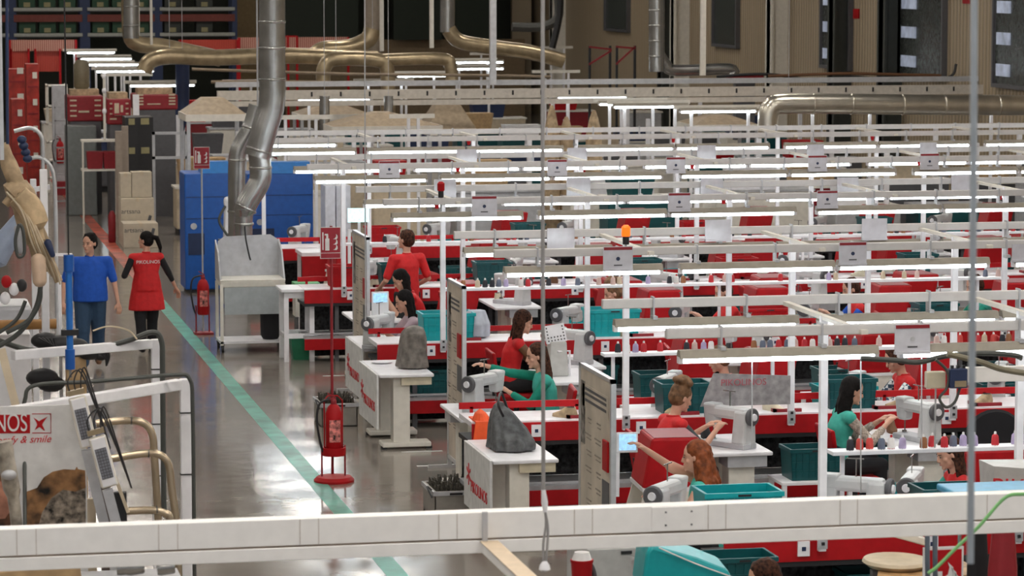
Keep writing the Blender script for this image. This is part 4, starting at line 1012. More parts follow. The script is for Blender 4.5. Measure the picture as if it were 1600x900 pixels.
for i in (0, 1):
    for j in (0, 1): MB().cbox((x + .07 + i * .13, -.010, -.03 - j * .065), (.008, .006, .008)).build('rivet', DGREY, t)
x = V(757, 800, YT).x
MB().box(x - .012, x + .012, -.02, .005, -hU - .03, .004).build('clamp_strap', GREY, t)
bz = zt - hU - .015
t2 = thing('branch_trunking', 'white branch trunking running from the crossing beam toward the camera', 'trunking', (x + .02, YT - .01, bz))
MB().box(-.04, .04, -3.2, 0, -.05, 0).build('box', BEAMW, t2, bevel=.003); MB().box(-.045, .045, -3.2, 0, 0, .004).build('lid', mat('lid cream', (.70, .56, .40), .5), t2)
xp = V(1590, 860, YT).x
# --- white machine frames at the left
def frame_post(pa, pb, Ya, Yb, lab, w_=.065, drop=True):
    a = V(*pa, Ya); b_ = V(*pb, Yb)
    t = thing('goalpost_frame', lab, 'frame', (0, 0, 0), 0, 'white frames of the left machine')
    MB().box(a.x - w_ / 2, a.x + w_ / 2, a.y - w_ / 2, a.y + w_ / 2, 0, a.z).build('post', WHITE, t, bevel=.006)
    MB().bar(a - Vector((w_ / 2, 0, w_ / 2)), b_ - Vector((0, 0, w_ / 2)), w_, w_).build('top_rail', WHITE, t, bevel=.006)
    MB().box(a.x - .11, a.x + .11, a.y - .11, a.y + .11, 0, .012).build('foot_plate', WHITE, t)
    for z in (a.z - .22, a.z - .62, a.z - 1.0): MB().box(a.x - w_ / 2 - .004, a.x + w_ / 2 + .02, a.y - w_ / 2 - .004, a.y + w_ / 2 + .004, z, z + .008).build('cable_tie', BLACK, t)
    return a, b_
frame_post((289, 592), (-60, 648), 20.0, 18.75, 'nearer white machine frame with dark hose along its top', .068)
frame_post((243, 530), (20, 548), 22.6, 22.1, 'further white machine frame just behind the nearer one', .066)
def hose(pts, Y, r, m, lab, cat='hose', name='hose', n=8):
    ps = [V(p[0], p[1], Y if len(p) < 3 else p[2]) for p in pts]
    o = MB().tube(ps, r, n, smooth=6).build(name, m, smooth=True); return tag(o, lab, cat)
hose([(36, 655), (39, 625), (55, 602), (150, 596), (268, 586), (296, 592), (301, 640), (303, 800), (304, 900)], 19.85, .013, RUBBER, 'dark hose clipped along the nearer white machine frame')
hose([(-30, 520), (20, 540), (60, 548), (140, 546), (200, 532), (238, 519), (252, 532), (254, 580), (256, 800)], 22.45, .020, RUBBER, 'thick dark hose arching over the further white machine frame')
hose([(64, 400), (60, 470), (30, 520), (-20, 550)], 22.3, .018, RUBBER, 'dark hose curling down at the left edge')
hose([(40, 470), (25, 500), (-10, 525)], 22.3, .014, RUBBER, 'thinner dark hose curling beside the thick one')
hose([(145, 517), (170, 510), (200, 516), (214, 530)], 22.4, .006, BEIGE, 'thin cream cable arching over the frame corner', 'cable', 'cable')
hose([(38, 640, 19.0), (39, 820, 18.6), (40, 870, 18.6)], 18.6, .012, RUBBER, 'dark cord hanging down in front of the printed panel', 'cord', 'cord')
# uprights of the machine
t = thing('machine_uprights', 'white square uprights and curved tubes at the left machine', 'frame', (0, 0, 0))
for px, y0, y1, Y, w_ in ((68, 265, 640, 23.0, .055), (93, 430, 545, 23.0, .025), (52, 280, 420, 26.0, .05)):
    a = V(px, y0, Y); MB().box(a.x - w_ / 2, a.x + w_ / 2, Y, Y + w_, 0, a.z).build('upright', WHITE, t, bevel=.004)
a = V(30, 300, 26.0); b_ = V(78, 292, 26.0); MB().bar(a, b_, .04).build('cross_bar', WHITE, t)
for pts in ([(22, 205), (48, 200), (64, 212), (67, 240), (67, 340)], [(40, 250), (62, 246), (80, 262), (86, 300), (88, 420), (90, 540)]):
    MB().tube([V(x, y, 25.5) for x, y in pts], .017, 10, smooth=6).build('curved_tube', ALU, t, smooth=True)
a = V(84, 398, 22.4); b_ = V(113, 398, 22.4); MB().bar(a, b_, .02).build('white_arm', WHITE, t)
# blue actuator
t = thing('air_cylinder', 'blue pneumatic cylinder hanging beside the man in blue', 'cylinder', V(110, 590, 22.0))
L = V(110, 398, 22.0).z - V(110, 590, 22.0).z
MB().tube([(0, 0, .06), (0, 0, L)], .024, 12).build('barrel', mat('bright blue paint', (.02, .16, .55), .3), t, smooth=True)
MB().tube([(0, 0, .06), (0, 0, .20)], .034, 12).tube([(0, 0, L - .12), (0, 0, L)], .036, 12).build('end_block', BLUE, t, smooth=True)
MB().tube([(0, 0, -.0), (0, 0, .08)], .010, 8).build('rod', STEEL, t, smooth=True)
MB().box(-.06, .06, -.03, .03, .30, .34).build('mount', BLACK, t)
MB().tube([(0, .0, L), (-.0, .0, L + .5), (.0, .1, 3.6)], .006, 6).build('hanger', BLACK, t)
# tan wrapped robot arm
def RP(x, y, Y=22.5): return V(x, y, Y)
t = thing('robot_arm', 'tan fabric-wrapped machine arm reaching down at the left edge', 'machine arm', (0, 0, 0))
MB().tube([RP(2, 225), RP(25, 285), RP(55, 350), RP(92, 440)], [.05, .06, .05, .03], 12, smooth=5).build('arm', TAN, t, smooth=True)
MB().tube([RP(8, 320), RP(30, 300), RP(45, 345), RP(60, 400)], [.03, .10, .09, .05], 12, smooth=5).build('wrapped_joint', TAN, t, smooth=True)
MB().tube([RP(28, 305, 22.35), RP(50, 330, 22.35), RP(62, 375, 22.35)], [.08, .09, .04], 12, smooth=5).build('wrapped_joint', mat('light tan cover', (.58, .43, .26), .75, var=.15, bump=.3), t, smooth=True)
MB().cap(RP(60, 408, 22.2), RP(62, 438, 22.2), .055, .05, 12).build('end_pad', mat('pale tan pad', (.68, .50, .36), .7), t, smooth=True)
MB().tube([RP(30, 350, 22.1), RP(24, 375, 22.1), RP(28, 400, 22.1), RP(38, 395, 22.1), RP(36, 360, 22.1), RP(30, 350, 22.1)], .012, 8, smooth=5).build('cable_loop', RUBBER, t, smooth=True)
MB().cap(RP(28, 358, 22.15), RP(32, 392, 22.15), .03, .025, 10).build('grip', GREY, t, smooth=True)
for q in range(7): MB().tube([RP(10 + q * 6, 300 + q * 5, 22.3), RP(34 + q * 5, 330 + q * 7, 22.25), RP(50 + q * 6, 380 + q * 6, 22.25), RP(70 + q * 4, 420 + q * 4, 22.3)], .007, 6, smooth=5).build('air_line', TAN if q % 2 else BEIGE, t, smooth=True)
MB().tube([RP(62, 438, 22.2), RP(62, 470, 22.2), RP(45, 500, 22.2), RP(10, 520, 22.2)], .016, 8, smooth=5).build('trailing_hose', RUBBER, t, smooth=True)
MB().cap(RP(75, 380, 22.2), RP(82, 398, 22.2), .03, .02).build('blue_fitting', NAVY, t, smooth=True)
for q in range(4): MB().ell(RP(34 + q * 3, 218 + q * 10, 23), (.035, .035, .03)).build('blue_coil', NAVY, t, smooth=True)
# top left hanging rail and blue hose
a = V(4, 250, 20); tag(MB().box(a.x - .014, a.x + .010, 20, 20.03, a.z, 6.0).build('hanging_rail', ALU), 'pale vertical rail hanging in the top left corner', 'rail')
hose([(11, -60), (11, 100), (12, 225)], 20.2, .010, NAVY, 'dark blue hose hanging beside the pale rail in the top left corner')
# left bench with machine parts
p0 = V(-60, 515, 23.2); p1 = V(90, 497, 23.2)
t = thing('machine_bench', 'white cabinet bench with brown roll at the left edge', 'bench', (0, 0, 0))
a = V(48, 522, 23.4); MB().box(a.x - 1.2, a.x, 23.4, 24.0, 0, a.z).build('cabinet', WHITE, t, bevel=.01)
a = V(88, 506, 23.3); MB().tube([(a.x - 1.2, 23.3, a.z), (a.x, 23.3, a.z)], .038, 14).build('brown_roll', mat('brown roll', (.34, .17, .05), .6), t, smooth=True)
a = V(50, 478, 24.4); MB().box(a.x - 1.0, a.x, 24.4, 25.0, a.z - .5, a.z).build('machine_body', GREY, t, bevel=.03)
for q, (x, y) in enumerate([(10, 440), (22, 452), (34, 446), (8, 466)]):
    a = V(x, y, 24.3); MB().ell(a, (.04, .04, .05)).build('knob', [RED, WHITE, BLACK, WHITE][q], t, smooth=True)
a = V(20, 375, 24.6); MB().cap(a - Vector((.12, 0, .1)), a + Vector((.05, 0, .14)), .12, .07).build('machine_head', mat('blue grey', (.30, .36, .48), .35), t, smooth=True)
t = thing('cable_tangle', 'black cable tangle and dark motor under the white frame', 'cables', (0, 0, 0))
for q, (x, y, r) in enumerate([(70, 532, .06), (92, 538, .07), (118, 540, .055), (140, 552, .05), (158, 556, .035), (66, 590, .07), (80, 600, .06)]):
    MB().ell(V(x, y, 22.9), (r * 1.7, r, r)).build('motor', BLACK, t, smooth=True)
for q in range(5): MB().tube([V(60 + q * 6, 528, 22.7), V(100, 545 + q * 3, 22.7), V(150 + q * 4, 550, 22.7), V(166, 560 + q * 3, 22.7)], .008, 6, smooth=5).build('cable', BLACK, t, smooth=True)
a = V(120, 592, 22.9); tag(MB().box(a.x - .07, a.x + .07, 22.9, 23.1, 0, V(120, 555, 22.9).z).build('cardboard_box', CARD), 'tall brown cardboard box behind the white frame', 'box')
# printed panel
YP = 18.8
a = V(-210, 835, YP); b_ = V(134, 632, YP)
t = thing('printed_billboard', 'white printed panel with red lettering and brown picture', 'panel', (0, 0, 0))
MB().box(a.x, b_.x, YP, YP + .02, .3, b_.z).build('panel', PAPER, t)
def art(poly, m, dy, nm):
    ps = [V(x, y, YP) for x, y in poly]
    MB().add([Vector((p.x, YP - dy, p.z)) for p in ps] + [Vector((p.x, YP - dy + .0015, p.z)) for p in ps],
             [tuple(range(len(ps)))[::-1], tuple(range(len(ps), 2 * len(ps)))] + [(i, (i + 1) % len(ps), len(ps) + (i + 1) % len(ps), len(ps) + i) for i in range(len(ps))]).build(nm, m, t)
art([(-200, 648), (47, 648), (47, 677), (-200, 677)], RED, .003, 'red_banner')
q = V(-21, 663, YP); bl = text('banner_lettering', 'PIKOLINOS', .155, PAPER, t, (q.x, YP - .004, q.z), (PI / 2, 0, 0), .001); bl.scale = (.62, 1, 1)
art([(50, 646), (80, 646), (80, 647.2), (50, 647.2)], RED, .003, 'emblem_border'); art([(50, 675.8), (80, 675.8), (80, 677), (50, 677)], RED, .003, 'emblem_border')
art([(79, 646), (80, 646), (80, 677), (79, 677)], RED, .003, 'emblem_border')
art([(52, 652), (61, 658), (64, 656), (74, 651), (67, 661), (66, 664), (70, 672), (69, 673), (62, 667), (54, 672), (58, 664), (57, 660)], RED, .004, 'emblem')
q = V(38, 687, YP); text('script_lettering', 'comfy & smile', .062, LOGO_R, t, (q.x - .02, YP - .004, q.z), (PI / 2, 0, 0), .001, shear=.35)
art([(40, 840), (42, 768), (58, 762), (68, 746), (82, 737), (100, 733), (117, 734), (120, 729), (122, 733), (133, 735), (134, 760), (134, 840)], mat('art brown', (.30, .15, .06), .7, var=.5, scale=9), .004, 'picture_hill')
art([(55, 840), (66, 800), (80, 778), (98, 765), (118, 768), (134, 762), (134, 840)], mat('art grey', (.24, .20, .16), .7, var=.7, scale=26), .0055, 'picture_rock')
art([(-20, 840), (-20, 712), (10, 718), (24, 735), (32, 765), (26, 800), (18, 840)], mat('art dark brown', (.16, .07, .035), .7, var=.5, scale=9), .004, 'picture_shape')
art([(-20, 812), (-20, 752), (6, 752), (15, 775), (16, 798), (8, 810)], mat('art rose', (.55, .25, .17), .7, var=.2), .0055, 'picture_shape')
# grey shaped arm in front of the panel
t = thing('mould_arm', 'grey plastic-wrapped arm leaning before the printed panel', 'machine arm', (0, 0, 0))
MB().tube([V(4, 690, 18.4), V(14, 740, 18.4), V(24, 800, 18.4), V(28, 850, 18.4)], [.055, .05, .035, .03], 12, smooth=5).build('arm', mat('wrapped grey', (.42, .38, .32), .4, var=.3, bump=.4), t, smooth=True)
MB().ell(V(14, 742, 18.3), (.045, .03, .03)).build('joint', GREY, t, smooth=True)
o = MB().bar(V(2, 545, 19.4), V(30, 655, 19.4), .05, .02).build('wooden_lath', BEIGE); tag(o, 'pale wooden lath leaning across the nearer frame rail', 'lath')
# pendants
for i, (x, y, tilt, lab) in enumerate([(130, 660, -.22, 'grey keypad pendant hanging at the nearer white frame, upper one'), (162, 722, -.24, 'grey keypad pendant hanging lower beside the printed panel')]):
    Y = 18.62 - i * .2
    c = V(x, y, Y); t = thing('control_pendant', lab, 'control panel', c, 0, 'keypad pendants'); t.rotation_euler = (0, -tilt * -1, 0)
    MB().box(-.052, .052, 0, .05, -.155, .155).build('housing', OFFW, t, bevel=.01)
    pl = MB().box(-.040, .040, -.006, 0, -.145, .145).build('face_plate', WHITE, t)
    kp = MB().box(-.034, .034, -.010, -.006, -.10, .085).build('keypad', DGREY, t)
    mb = MB()
    for r_ in range(10):
        for c_ in range(4): mb.box(-.031 + c_ * .0165, -.031 + c_ * .0165 + .0125, -.013, -.010, -.095 + r_ * .0182, -.095 + r_ * .0182 + .0125)
    kk = mb.build('keys', mat('key grey', (.22, .23, .27), .5), kp)
    for q in range(3): MB().tube([(-.03 + q * .03, .02, .17), (-.03 + q * .04, .03, .26), (.05 + q * .02, .04, .30), (.09 + q * .01, .03, .1 - q * .05), (.12, .03, -.2)], .005, 6, smooth=5).build('cable', BLACK, t, smooth=True)
    MB().box(-.05, .05, .0, .04, .17, .20).build('connector_block', BRASSY, t)
    MB().box(-.05, .01, .02, .06, -1.2, -.17).build('stem', GREY, t)
TANP = mat('champagne tube', (.52, .42, .30), .25, .7)
t = thing('tube_rack', 'champagne-coloured bent tubes beside the keypad pendants', 'tubes', (0, 0, 0))
for q, pts in enumerate([[(150, 662), (195, 657), (222, 660), (237, 676), (241, 710), (247, 810), (250, 900)], [(172, 717), (222, 709), (248, 710), (263, 725), (268, 760), (275, 815), (279, 900)], [(190, 799), (235, 797), (257, 802), (266, 815), (268, 900)]]):
    MB().tube([V(x, y, 19.3 - q * .15) for x, y in pts], .024, 14, smooth=6).build('bent_tube', TANP, t, smooth=True)
    a = V(pts[1][0] + 10, pts[1][1], 19.3 - q * .15); MB().lathe([(.027, -.004), (.027, .004)], a, 12, (1, 0, 0)).build('tie', BLACK, t)
t = thing('panel_cluster', 'grey posts and cream guard behind the lower pendant', 'machine parts', (0, 0, 0))
a = V(165, 760, 18.9); MB().box(a.x - .03, a.x + .03, 18.9, 18.95, .6, a.z).build('dark_post', mat('brown post', (.10, .07, .06), .5), t)
a = V(185, 770, 18.95); MB().box(a.x - .05, a.x + .05, 18.95, 19.0, .6, a.z).build('dark_post', BLACK, t)
a = V(176, 735, 18.85); b_ = V(200, 800, 18.85); MB().bar(a, b_, .05, .02).build('cream_guard', BEIGE, t)
a = V(142, 780, 19.0); MB().box(a.x - .05, a.x + .03, 19.0, 19.04, .6, a.z).build('cream_guard', BEIGE, t)
# things below the beam at the left
t = thing('lower_machine', 'machine top with chrome rollers under the trunking beam', 'machine', (0, 0, 0))
a = V(125, 884, 17.5); MB().prism([(-1.2, -.06), (0, 0), (.03, -.25), (-1.2, -.3)], (a.x, 17.5, a.z), (1, 0, 0), (0, 0, 1), (0, .4, 0)).build('tan_cover', CARD, t)
for q, x in enumerate((182, 197, 245)):
    a = V(x, 888, 17.6); MB().lathe([(.04, 0), (.045, .02), (.045, .09), (.04, .1)], a, 16, (1, 0, .1)).build('roller', STEEL, t, smooth=True)
a = V(215, 900, 17.6); MB().box(a.x - .4, a.x + .25, 17.6, 17.9, a.z - .2, a.z - .02).build('bed', GREY, t)
# --- hanging power cord and poles
t = thing('power_cord', 'grey power drop cord with splice and plug hanging before the beam', 'cord', (0, 0, 0))
Yc = 14.3
MB().tube([V(848, -150, Yc), V(848, 300, Yc), V(849, 770, Yc)], .0095, 8).build('cord', mat('cord grey', (.32, .31, .31), .5), t, smooth=True)
MB().tube([V(849, 765, Yc), V(851, 785, Yc), V(852, 800, Yc)], [.010, .016, .011], 10).build('splice', WHITE, t, smooth=True)
MB().tube([V(852, 800, Yc), V(853, 820, Yc), V(849, 850, Yc), V(849, 885, Yc)], .006, 8, smooth=5).tube([V(852, 800, Yc), V(856, 825, Yc), V(855, 855, Yc), V(852, 885, Yc)], .006, 8, smooth=5).build('loop', mat('cord grey', (1, 1, 1)), t, smooth=True)
MB().lathe([(.012, 0), (.028, .01), (.024, .03), (.01, .05)], V(851, 893, Yc), 14).build('plug', WHITE, t, smooth=True)
tag(MB().tube([V(1523, -200, 9.0), V(1521, 300, 9.0), V(1516, 880, 9.0)], .011, 12).build('hanging_tube', mat('tube grey blue', (.42, .46, .50), .5), smooth=True), 'blurred grey vertical tube hanging near the camera on the right', 'tube')
tag(MB().tube([V(570, -200, 26), V(570, 60, 26), V(571, 500, 26)], .006, 6).build('wire', GREY, smooth=True), 'thin grey hanging wire left of the notice boards', 'wire')
# --- green cable, grey hoses and fire sign
hose([(1640, 770), (1600, 772), (1570, 778), (1530, 822), (1490, 860), (1466, 884), (1450, 896)], 14.25, .009, GREENC, 'bright green cable draped over the right end of the beam', 'cable', 'green_cable')
for x, n_ in ((1449, 'left'), (1461, 'right')): hose([(x, 835), (x, 870), (x + 1, 925)], 15.3, .014, mat('hose blue grey', (.12, .15, .19), .5), '%s one of two blue grey hoses beside the flame sign' % n_)
t = thing('fire_sign', 'red fire equipment sign with flame below the beam on the right', 'sign', V(1474, 930, 15.6))
MB().box(-.115, .11, 0, .01, 0, .26).build('plate', PAPER, t)
MB().box(-.098, .098, -.004, 0, .01, .245).build('red_field', RED, t)
MB().box(-.085, -.01, -.008, -.004, .02, .13).build('pictogram_reel', PAPER, t)
for q in range(3): MB().prism([(0, 0), (.022, .01), (.03, .05), (.02, .08), (.05, .05), (.05, .0), (.03, -.03)], (.0 + q * .018, -.004, .10 - q * .028), (1, 0, 0), (0, 0, 1), (0, -.004, 0)).build('pictogram_flame', PAPER, t)
MB().tube([(0, .02, -1.4), (0, .02, .24)], .012, 8).build('sign_post', GREY, t)
# ironing / pressing table
t = thing('pressing_table', 'wooden table with pale round pressing board under the beam', 'press', (0, 0, 0))
YB1 = 18.6
a = V(1395, 878, YB1); MB().prism([(-.22, 0), (.5, 0), (.5, .55), (-.02, .55)], (a.x, YB1 - .35, a.z - .06), (1, 0, 0), (0, 1, 0), (0, 0, .03)).build('wooden_top', mat('warm wood', (.45, .27, .12), .5, var=.2), t)
MB().loft([((a.x + .02, YB1, a.z - .03), .17, .20), ((a.x + .02, YB1, a.z), .21, .24), ((a.x + .02, YB1, a.z + .02), .20, .23)], 24).build('round_board', BEIGE, t, smooth=True)
MB().cbox((a.x + .12, YB1 + .35, a.z + .13), (.36, .3, .05), Matrix.Rotation(.3, 3, 'Y')).build('upper_press', OFFW, t, bevel=.01)
for dx in (-.15, .4): MB().box(a.x + dx, a.x + dx + .04, YB1 - .05, YB1, 0, a.z - .04).build('leg', DGREY, t)
# below beam centre
yb2 = 18.9
t = thing('grey_cabinet', 'grey machine cabinet with red knob under the beam', 'cabinet', (0, 0, 0))
a = V(918, 858, yb2); b_ = V(1005, 858, yb2); MB().box(a.x, b_.x, yb2, yb2 + .6, .2, a.z).build('housing', mat('pale grey enamel', (.48, .48, .48), .45), t, bevel=.01)
q = V(1000, 878, yb2 - .01); MB().lathe([(.035, 0), (.035, .03), (.025, .04)], q, 16, (0, -1, 0)).build('red_knob', RED, t, smooth=True)
q = V(975, 858, yb2); MB().box(q.x - .02, q.x + .05, yb2 - .01, yb2, q.z - .03, q.z - .012).build('vent', BLACK, t)
a = V(909, 925, 18.2); t = thing('red_tub', 'red paper cup shaped bin with white lining below the beam', 'bin', a)
MB().lathe([(.05, -.5), (.056, .0), (.066, .18), (.07, .185), (.07, .20)], n=20).build('tub', RED, t, smooth=True); MB().lathe([(.05, .18), (.062, .2), (.045, .245), (.03, .24)], n=14).build('lining', PAPER, t, smooth=True)
a = V(925, 905, 18.2); MB().lathe([(.09, -.01), (.1, 0), (.09, .01)], (a.x, 18.3, a.z), 20, (1, .3, 0)).build('reel', DGREY, None)
C.objects['reel'].name = 'hose_reel'; tag(C.objects['hose_reel'], 'dark round hose reel edge beside the red tub', 'reel')
# teal sack
poly = [(1002, 925), (1010, 862), (1018, 852), (1040, 858), (1090, 872), (1140, 892), (1150, 930)]
ps = [V(x, y, 18.0) for x, y in poly]; n = len(ps)
o = MB().add([p for p in ps] + [p + Vector((.05, .45, .0)) for p in ps], [tuple(range(n))[::-1], tuple(range(n, 2 * n))] + [(i, (i + 1) % n, n + (i + 1) % n, n + i) for i in range(n)]).build('teal_sack', TEAL2, bevel=.03); tag(o, 'bright teal plastic sack below the beam', 'sack')
ps = [V(x, y, 17.98) for x, y in [(1030, 856), (1085, 880), (1145, 902)]]; MB().tube(ps, .005, 6, smooth=4).build('seam', PAPER, o)
place(crateD, (V(1153, 900, 20.8).x, 20.8, V(1153, 905, 20.8).z - .1), 0, 'dark teal crate below the beam beside the bright teal sack')
place(stand0, (V(1153, 900, 20.8).x, 20.8, V(1153, 905, 20.8).z - .65), 0, 'white stand under the crate beside the bright teal sack')
place(crateL, (V(1152, 775, 22.0).x, 22.0, .945), 0, 'bright teal crate just above the beam beside the auburn-haired woman')
place(crateD, (V(1480, 765, 21.9).x, 21.92, .945), 0, 'dark teal crate above the beam below the spool shelf')
# blue edged tray and printed grey crate on the right
a = V(1490, 772, 19.6); tag(MB().box(a.x, a.x + .9, 19.6, 19.95, a.z - .03, a.z + .015).build('blue_tray', mat('sky blue', (.08, .38, .62), .4), bevel=.012), 'sky blue tray edge above the right end of the beam', 'tray')
t = thing('printed_crate', 'grey printed crate standing at the right edge above the beam', 'crate', V(1556, 790, 20.6))
MB().add([(0, 0, 0), (.8, -.35, 0), (.8, .3, 0), (0, .3, 0), (-.02, 0, .28), (.85, -.35, .24), (.85, .3, .26), (-.02, .3, .28)], [(3, 2, 1, 0), (4, 5, 6, 7), (0, 1, 5, 4), (1, 2, 6, 5), (2, 3, 7, 6), (3, 0, 4, 7)]).build('box', mat('pale grey plastic', (.5, .48, .46), .5), t)
text('crate_lettering', 'PIKOLINOS', .17, LOGO_R, t, (.36, -.165, .13), (PI / 2, 0, -.41), .003)
place(mach0, (V(1330, 780, 22.0).x + .02, 21.95, .945), -.6, 'large grey sewing machine behind the nearest post')
# cable bundle at the right
hose([(1345, 560), (1400, 563), (1435, 566), (1480, 556), (1540, 552), (1590, 556), (1592, 562)], 19.6, .018, RUBBER, 'thick dark hose along the front light beam on the right')
hose([(1480, 553), (1530, 565), (1570, 578), (1640, 588)], 19.5, .020, mat('olive hose', (.20, .18, .12), .5), 'olive grey hose sloping to the right edge')
hose([(1462, 562), (1480, 580), (1480, 605), (1468, 622), (1478, 636), (1492, 628), (1500, 605)], 19.5, .010, RUBBER, 'dark cable loop hanging below the light beam')
t = thing('junction_box', 'black connector box with cable loop under the right beam', 'electrical box', V(1496, 606, 19.5))
MB().box(-.06, .06, -.03, .03, 0, .13).build('box', NAVY, t, bevel=.006); MB().box(-.03, .05, -.034, -.03, .01, .05).build('type_plate', BRASSY, t)
for x in (-.04, 0, .04): MB().box(x - .01, x + .01, -.01, .01, .13, .15).build('gland', BLACK, t)
t = thing('cream_box', 'cream switch box hanging left of the black connector box', 'electrical box', V(1462, 606, 19.6))
MB().box(-.07, .06, -.03, .03, 0, .11).build('box', CREAM, t, bevel=.006); MB().tube([(0, 0, -.4), (0, 0, 0)], .006, 6).build('rod', GREY, t)
t = thing('white_hanger_plate', 'white trunking piece beside the black connector box', 'trunking', V(1512, 598, 19.7))
MB().box(0, .5, 0, .06, 0, .10).build('box', BEAMW, t, bevel=.004)
for x, y0_, y1_, Y in ((1175, 545, 700, 20.72), (1440, 545, 700, 20.72), (1345, 545, 770, 20.72)):
    o = MB().tube([V(x, y0_, Y), V(x, y1_, Y)], .005, 6).build('hanging_rod', ALU); tag(o, 'thin metal rod hanging at picture column %d below the light beams' % x if False else {1175: 'thin metal rod hanging right of the curly-haired worker', 1440: 'thin metal rod hanging below the text sign', 1345: 'thin metal rod beside the nearest white post'}[x], 'rod')
# black hood object at right
t = thing('round_back_chair', 'black and red round-backed chair far right above the spool shelf', 'chair', (V(1560, 700, 24.2).x, 24.3, 0))
MB().lathe([(.26, -.03), (.28, 0), (.26, .03)], (0, 0, 1.15), 28, (0, 1, 0)).build('backrest', BLACKC, t, smooth=True)
MB().box(-.28, .28, -.10, -.04, .72, 1.1).build('red_cover', RED, t, bevel=.02); MB().box(-.24, .24, -.4, 0, .48, .54).build('seat', RED, t, bevel=.02); MB().tube([(0, -.2, .04), (0, -.2, .5)], .03).box(-.22, .22, -.42, .02, 0, .04).build('base', BLACK, t)
# keypad machine beside the dark haired worker (third row)
kx = V(868, 560, 31.75)
t = thing('keypad_machine', 'tall grey machine column with dotted white keypad top', 'machine', (kx.x, 31.75, .80))
MB().taper((-.09, .12, -.1, .1), 0, (-.07, .10, -.09, .09), .36).build('column', mat('pale column', (.55, .55, .53), .4), t, bevel=.01)
kp = MB().cbox((-.01, -.02, .44), (.22, .03, .19), Matrix.Rotation(-.25, 3, 'X') @ Matrix.Rotation(-.15, 3, 'Y')).build('keypad', WHITE, t)
mb = MB(); R_ = Matrix.Rotation(-.25, 3, 'X') @ Matrix.Rotation(-.15, 3, 'Y')
for i in range(6):
    for j in range(5):
        if i in (0, 5) or j in (0, 1): mb.cbox(Vector((-.01, -.02, .44)) + R_ @ Vector((-.085 + i * .034, -.017, -.07 + j * .034)), (.014, .006, .016), R_)
mb.build('keys', DGREY, kp)
MB().tube([(.14, -.05, 0), (.14, -.05, .26), (.0, -.1, .26)], .012, 6).build('bracket', WHITE, t)
place(desk0, (kx.x + .12, 31.74, 0), 0, 'white sewing desk under the tall keypad machine')
# tablet in front of auburn woman
q = V(987, 698, 23.3)
t = thing('tablet_screen', 'lit tablet touched by the auburn-haired woman', 'screen', (q.x, 23.45, q.z), -.1)
MB().box(-.085, .085, 0, .015, -.07, .09).build('case', WHITE, t, bevel=.006); MB().box(-.062, .07, -.004, 0, -.05, .075).build('screen', SCREEN, t)
MB().bar((-.07, .02, 0), (-.07, .05, -.42), .03).build('holder', WHITE, t)
q = V(594, 475, 34.6)
t = thing('tablet_screen', 'blue and white screen behind the second notice board', 'screen', (q.x, 34.6, q.z), .1)
MB().box(-.10, .10, 0, .015, -.16, .14).build('case', WHITE, t, bevel=.006); MB().box(-.08, .08, -.004, 0, .02, .12).build('screen', SCREEN, t); MB().bar((0, .02, -.1), (0, .05, -.5), .03).build('holder', WHITE, t)
o = MB().box(5.33, 5.50, 27.62, 27.95, .946, .958).add([(5.33, 27.60, .955), (5.50, 27.60, .955), (5.46, 27.585, .80), (5.30, 27.585, .77), (5.33, 27.622, .958), (5.50, 27.622, .958), (5.46, 27.597, .80), (5.30, 27.597, .77)], [(0, 1, 2, 3), (7, 6, 5, 4), (0, 4, 5, 1), (1, 5, 6, 2), (2, 6, 7, 3), (3, 7, 4, 0)]).loft([((5.41, 27.74, .95), .09, .12), ((5.40, 27.74, 1.02), .05, .07), ((5.40, 27.75, 1.05), .01, .02)]).build('orange_cloth', ORANGE, bevel=.004)
tag(o, 'orange cloth hanging over the aisle end of the second conveyor', 'cloth')
# grey banner hung in the second zone
p = V(1165, 606, 27.0)
t = thing('hanging_banner', 'grey translucent sheet with faint red lettering over the conveyor', 'banner', (p.x, 27.0, p.z))
MB().prism([(-.42, -.16), (.42, -.16), (.42, .10), (-.30, .14)], (0, 0, 0), (1, 0, 0), (0, 0, 1), (0, .006, 0)).build('sheet', mat('clouded sheet', (.36, .34, .35), .3, var=.2), t)
text('sheet_lettering', 'PIKOLINOS', .085, mat('faded rose', (.45, .12, .15), .6), t, (-.02, -.004, .05), (PI / 2, 0, 0), .002)

for x0, x1, m, lab, Y in ((1545, 1590, DRED, 'dark red garment hanging below the right end of the beam', 17.4), (1512, 1545, BLACKC, 'black garment hanging beside the flame sign', 17.8)):
    a = V(x0, 836, Y); b_ = V(x1, 836, Y); w_ = (b_.x - a.x) / 2
    t = thing('garment', lab, 'garment', (a.x + w_, Y, 0), 0, 'garments on the hidden rail')
    vs = []; N = 40; fs = []
    for i in range(7):
        z = a.z + .04 - i * .12
        for k in range(N):
            an = 2 * PI * k / N; rr_ = (1 + .14 * math.sin(6 * an + i * .3) * (i / 6)) * (.75 + .25 * min(1, i / 2))
            vs.append(Vector((math.cos(an) * w_ * rr_, math.sin(an) * .07 * rr_, z)))
    for i in range(6):
        for k in range(N): fs.append((i * N + k, i * N + (k + 1) % N, (i + 1) * N + (k + 1) % N, (i + 1) * N + k))
    fs += [tuple(range(N)), tuple(6 * N + k for k in range(N))[::-1]]
    MB().add(vs, fs).build('cloth', m, t, smooth=True)
    MB().tube([(0, 0, a.z + .04), (0, 0, a.z + .12)], .006, 6).build('hook', STEEL, t)
a = V(1500, 800, 17.6); t = thing('garment_rail', 'steel rail hidden behind the beam carrying the garments', 'rail', (a.x, 17.6, 0))
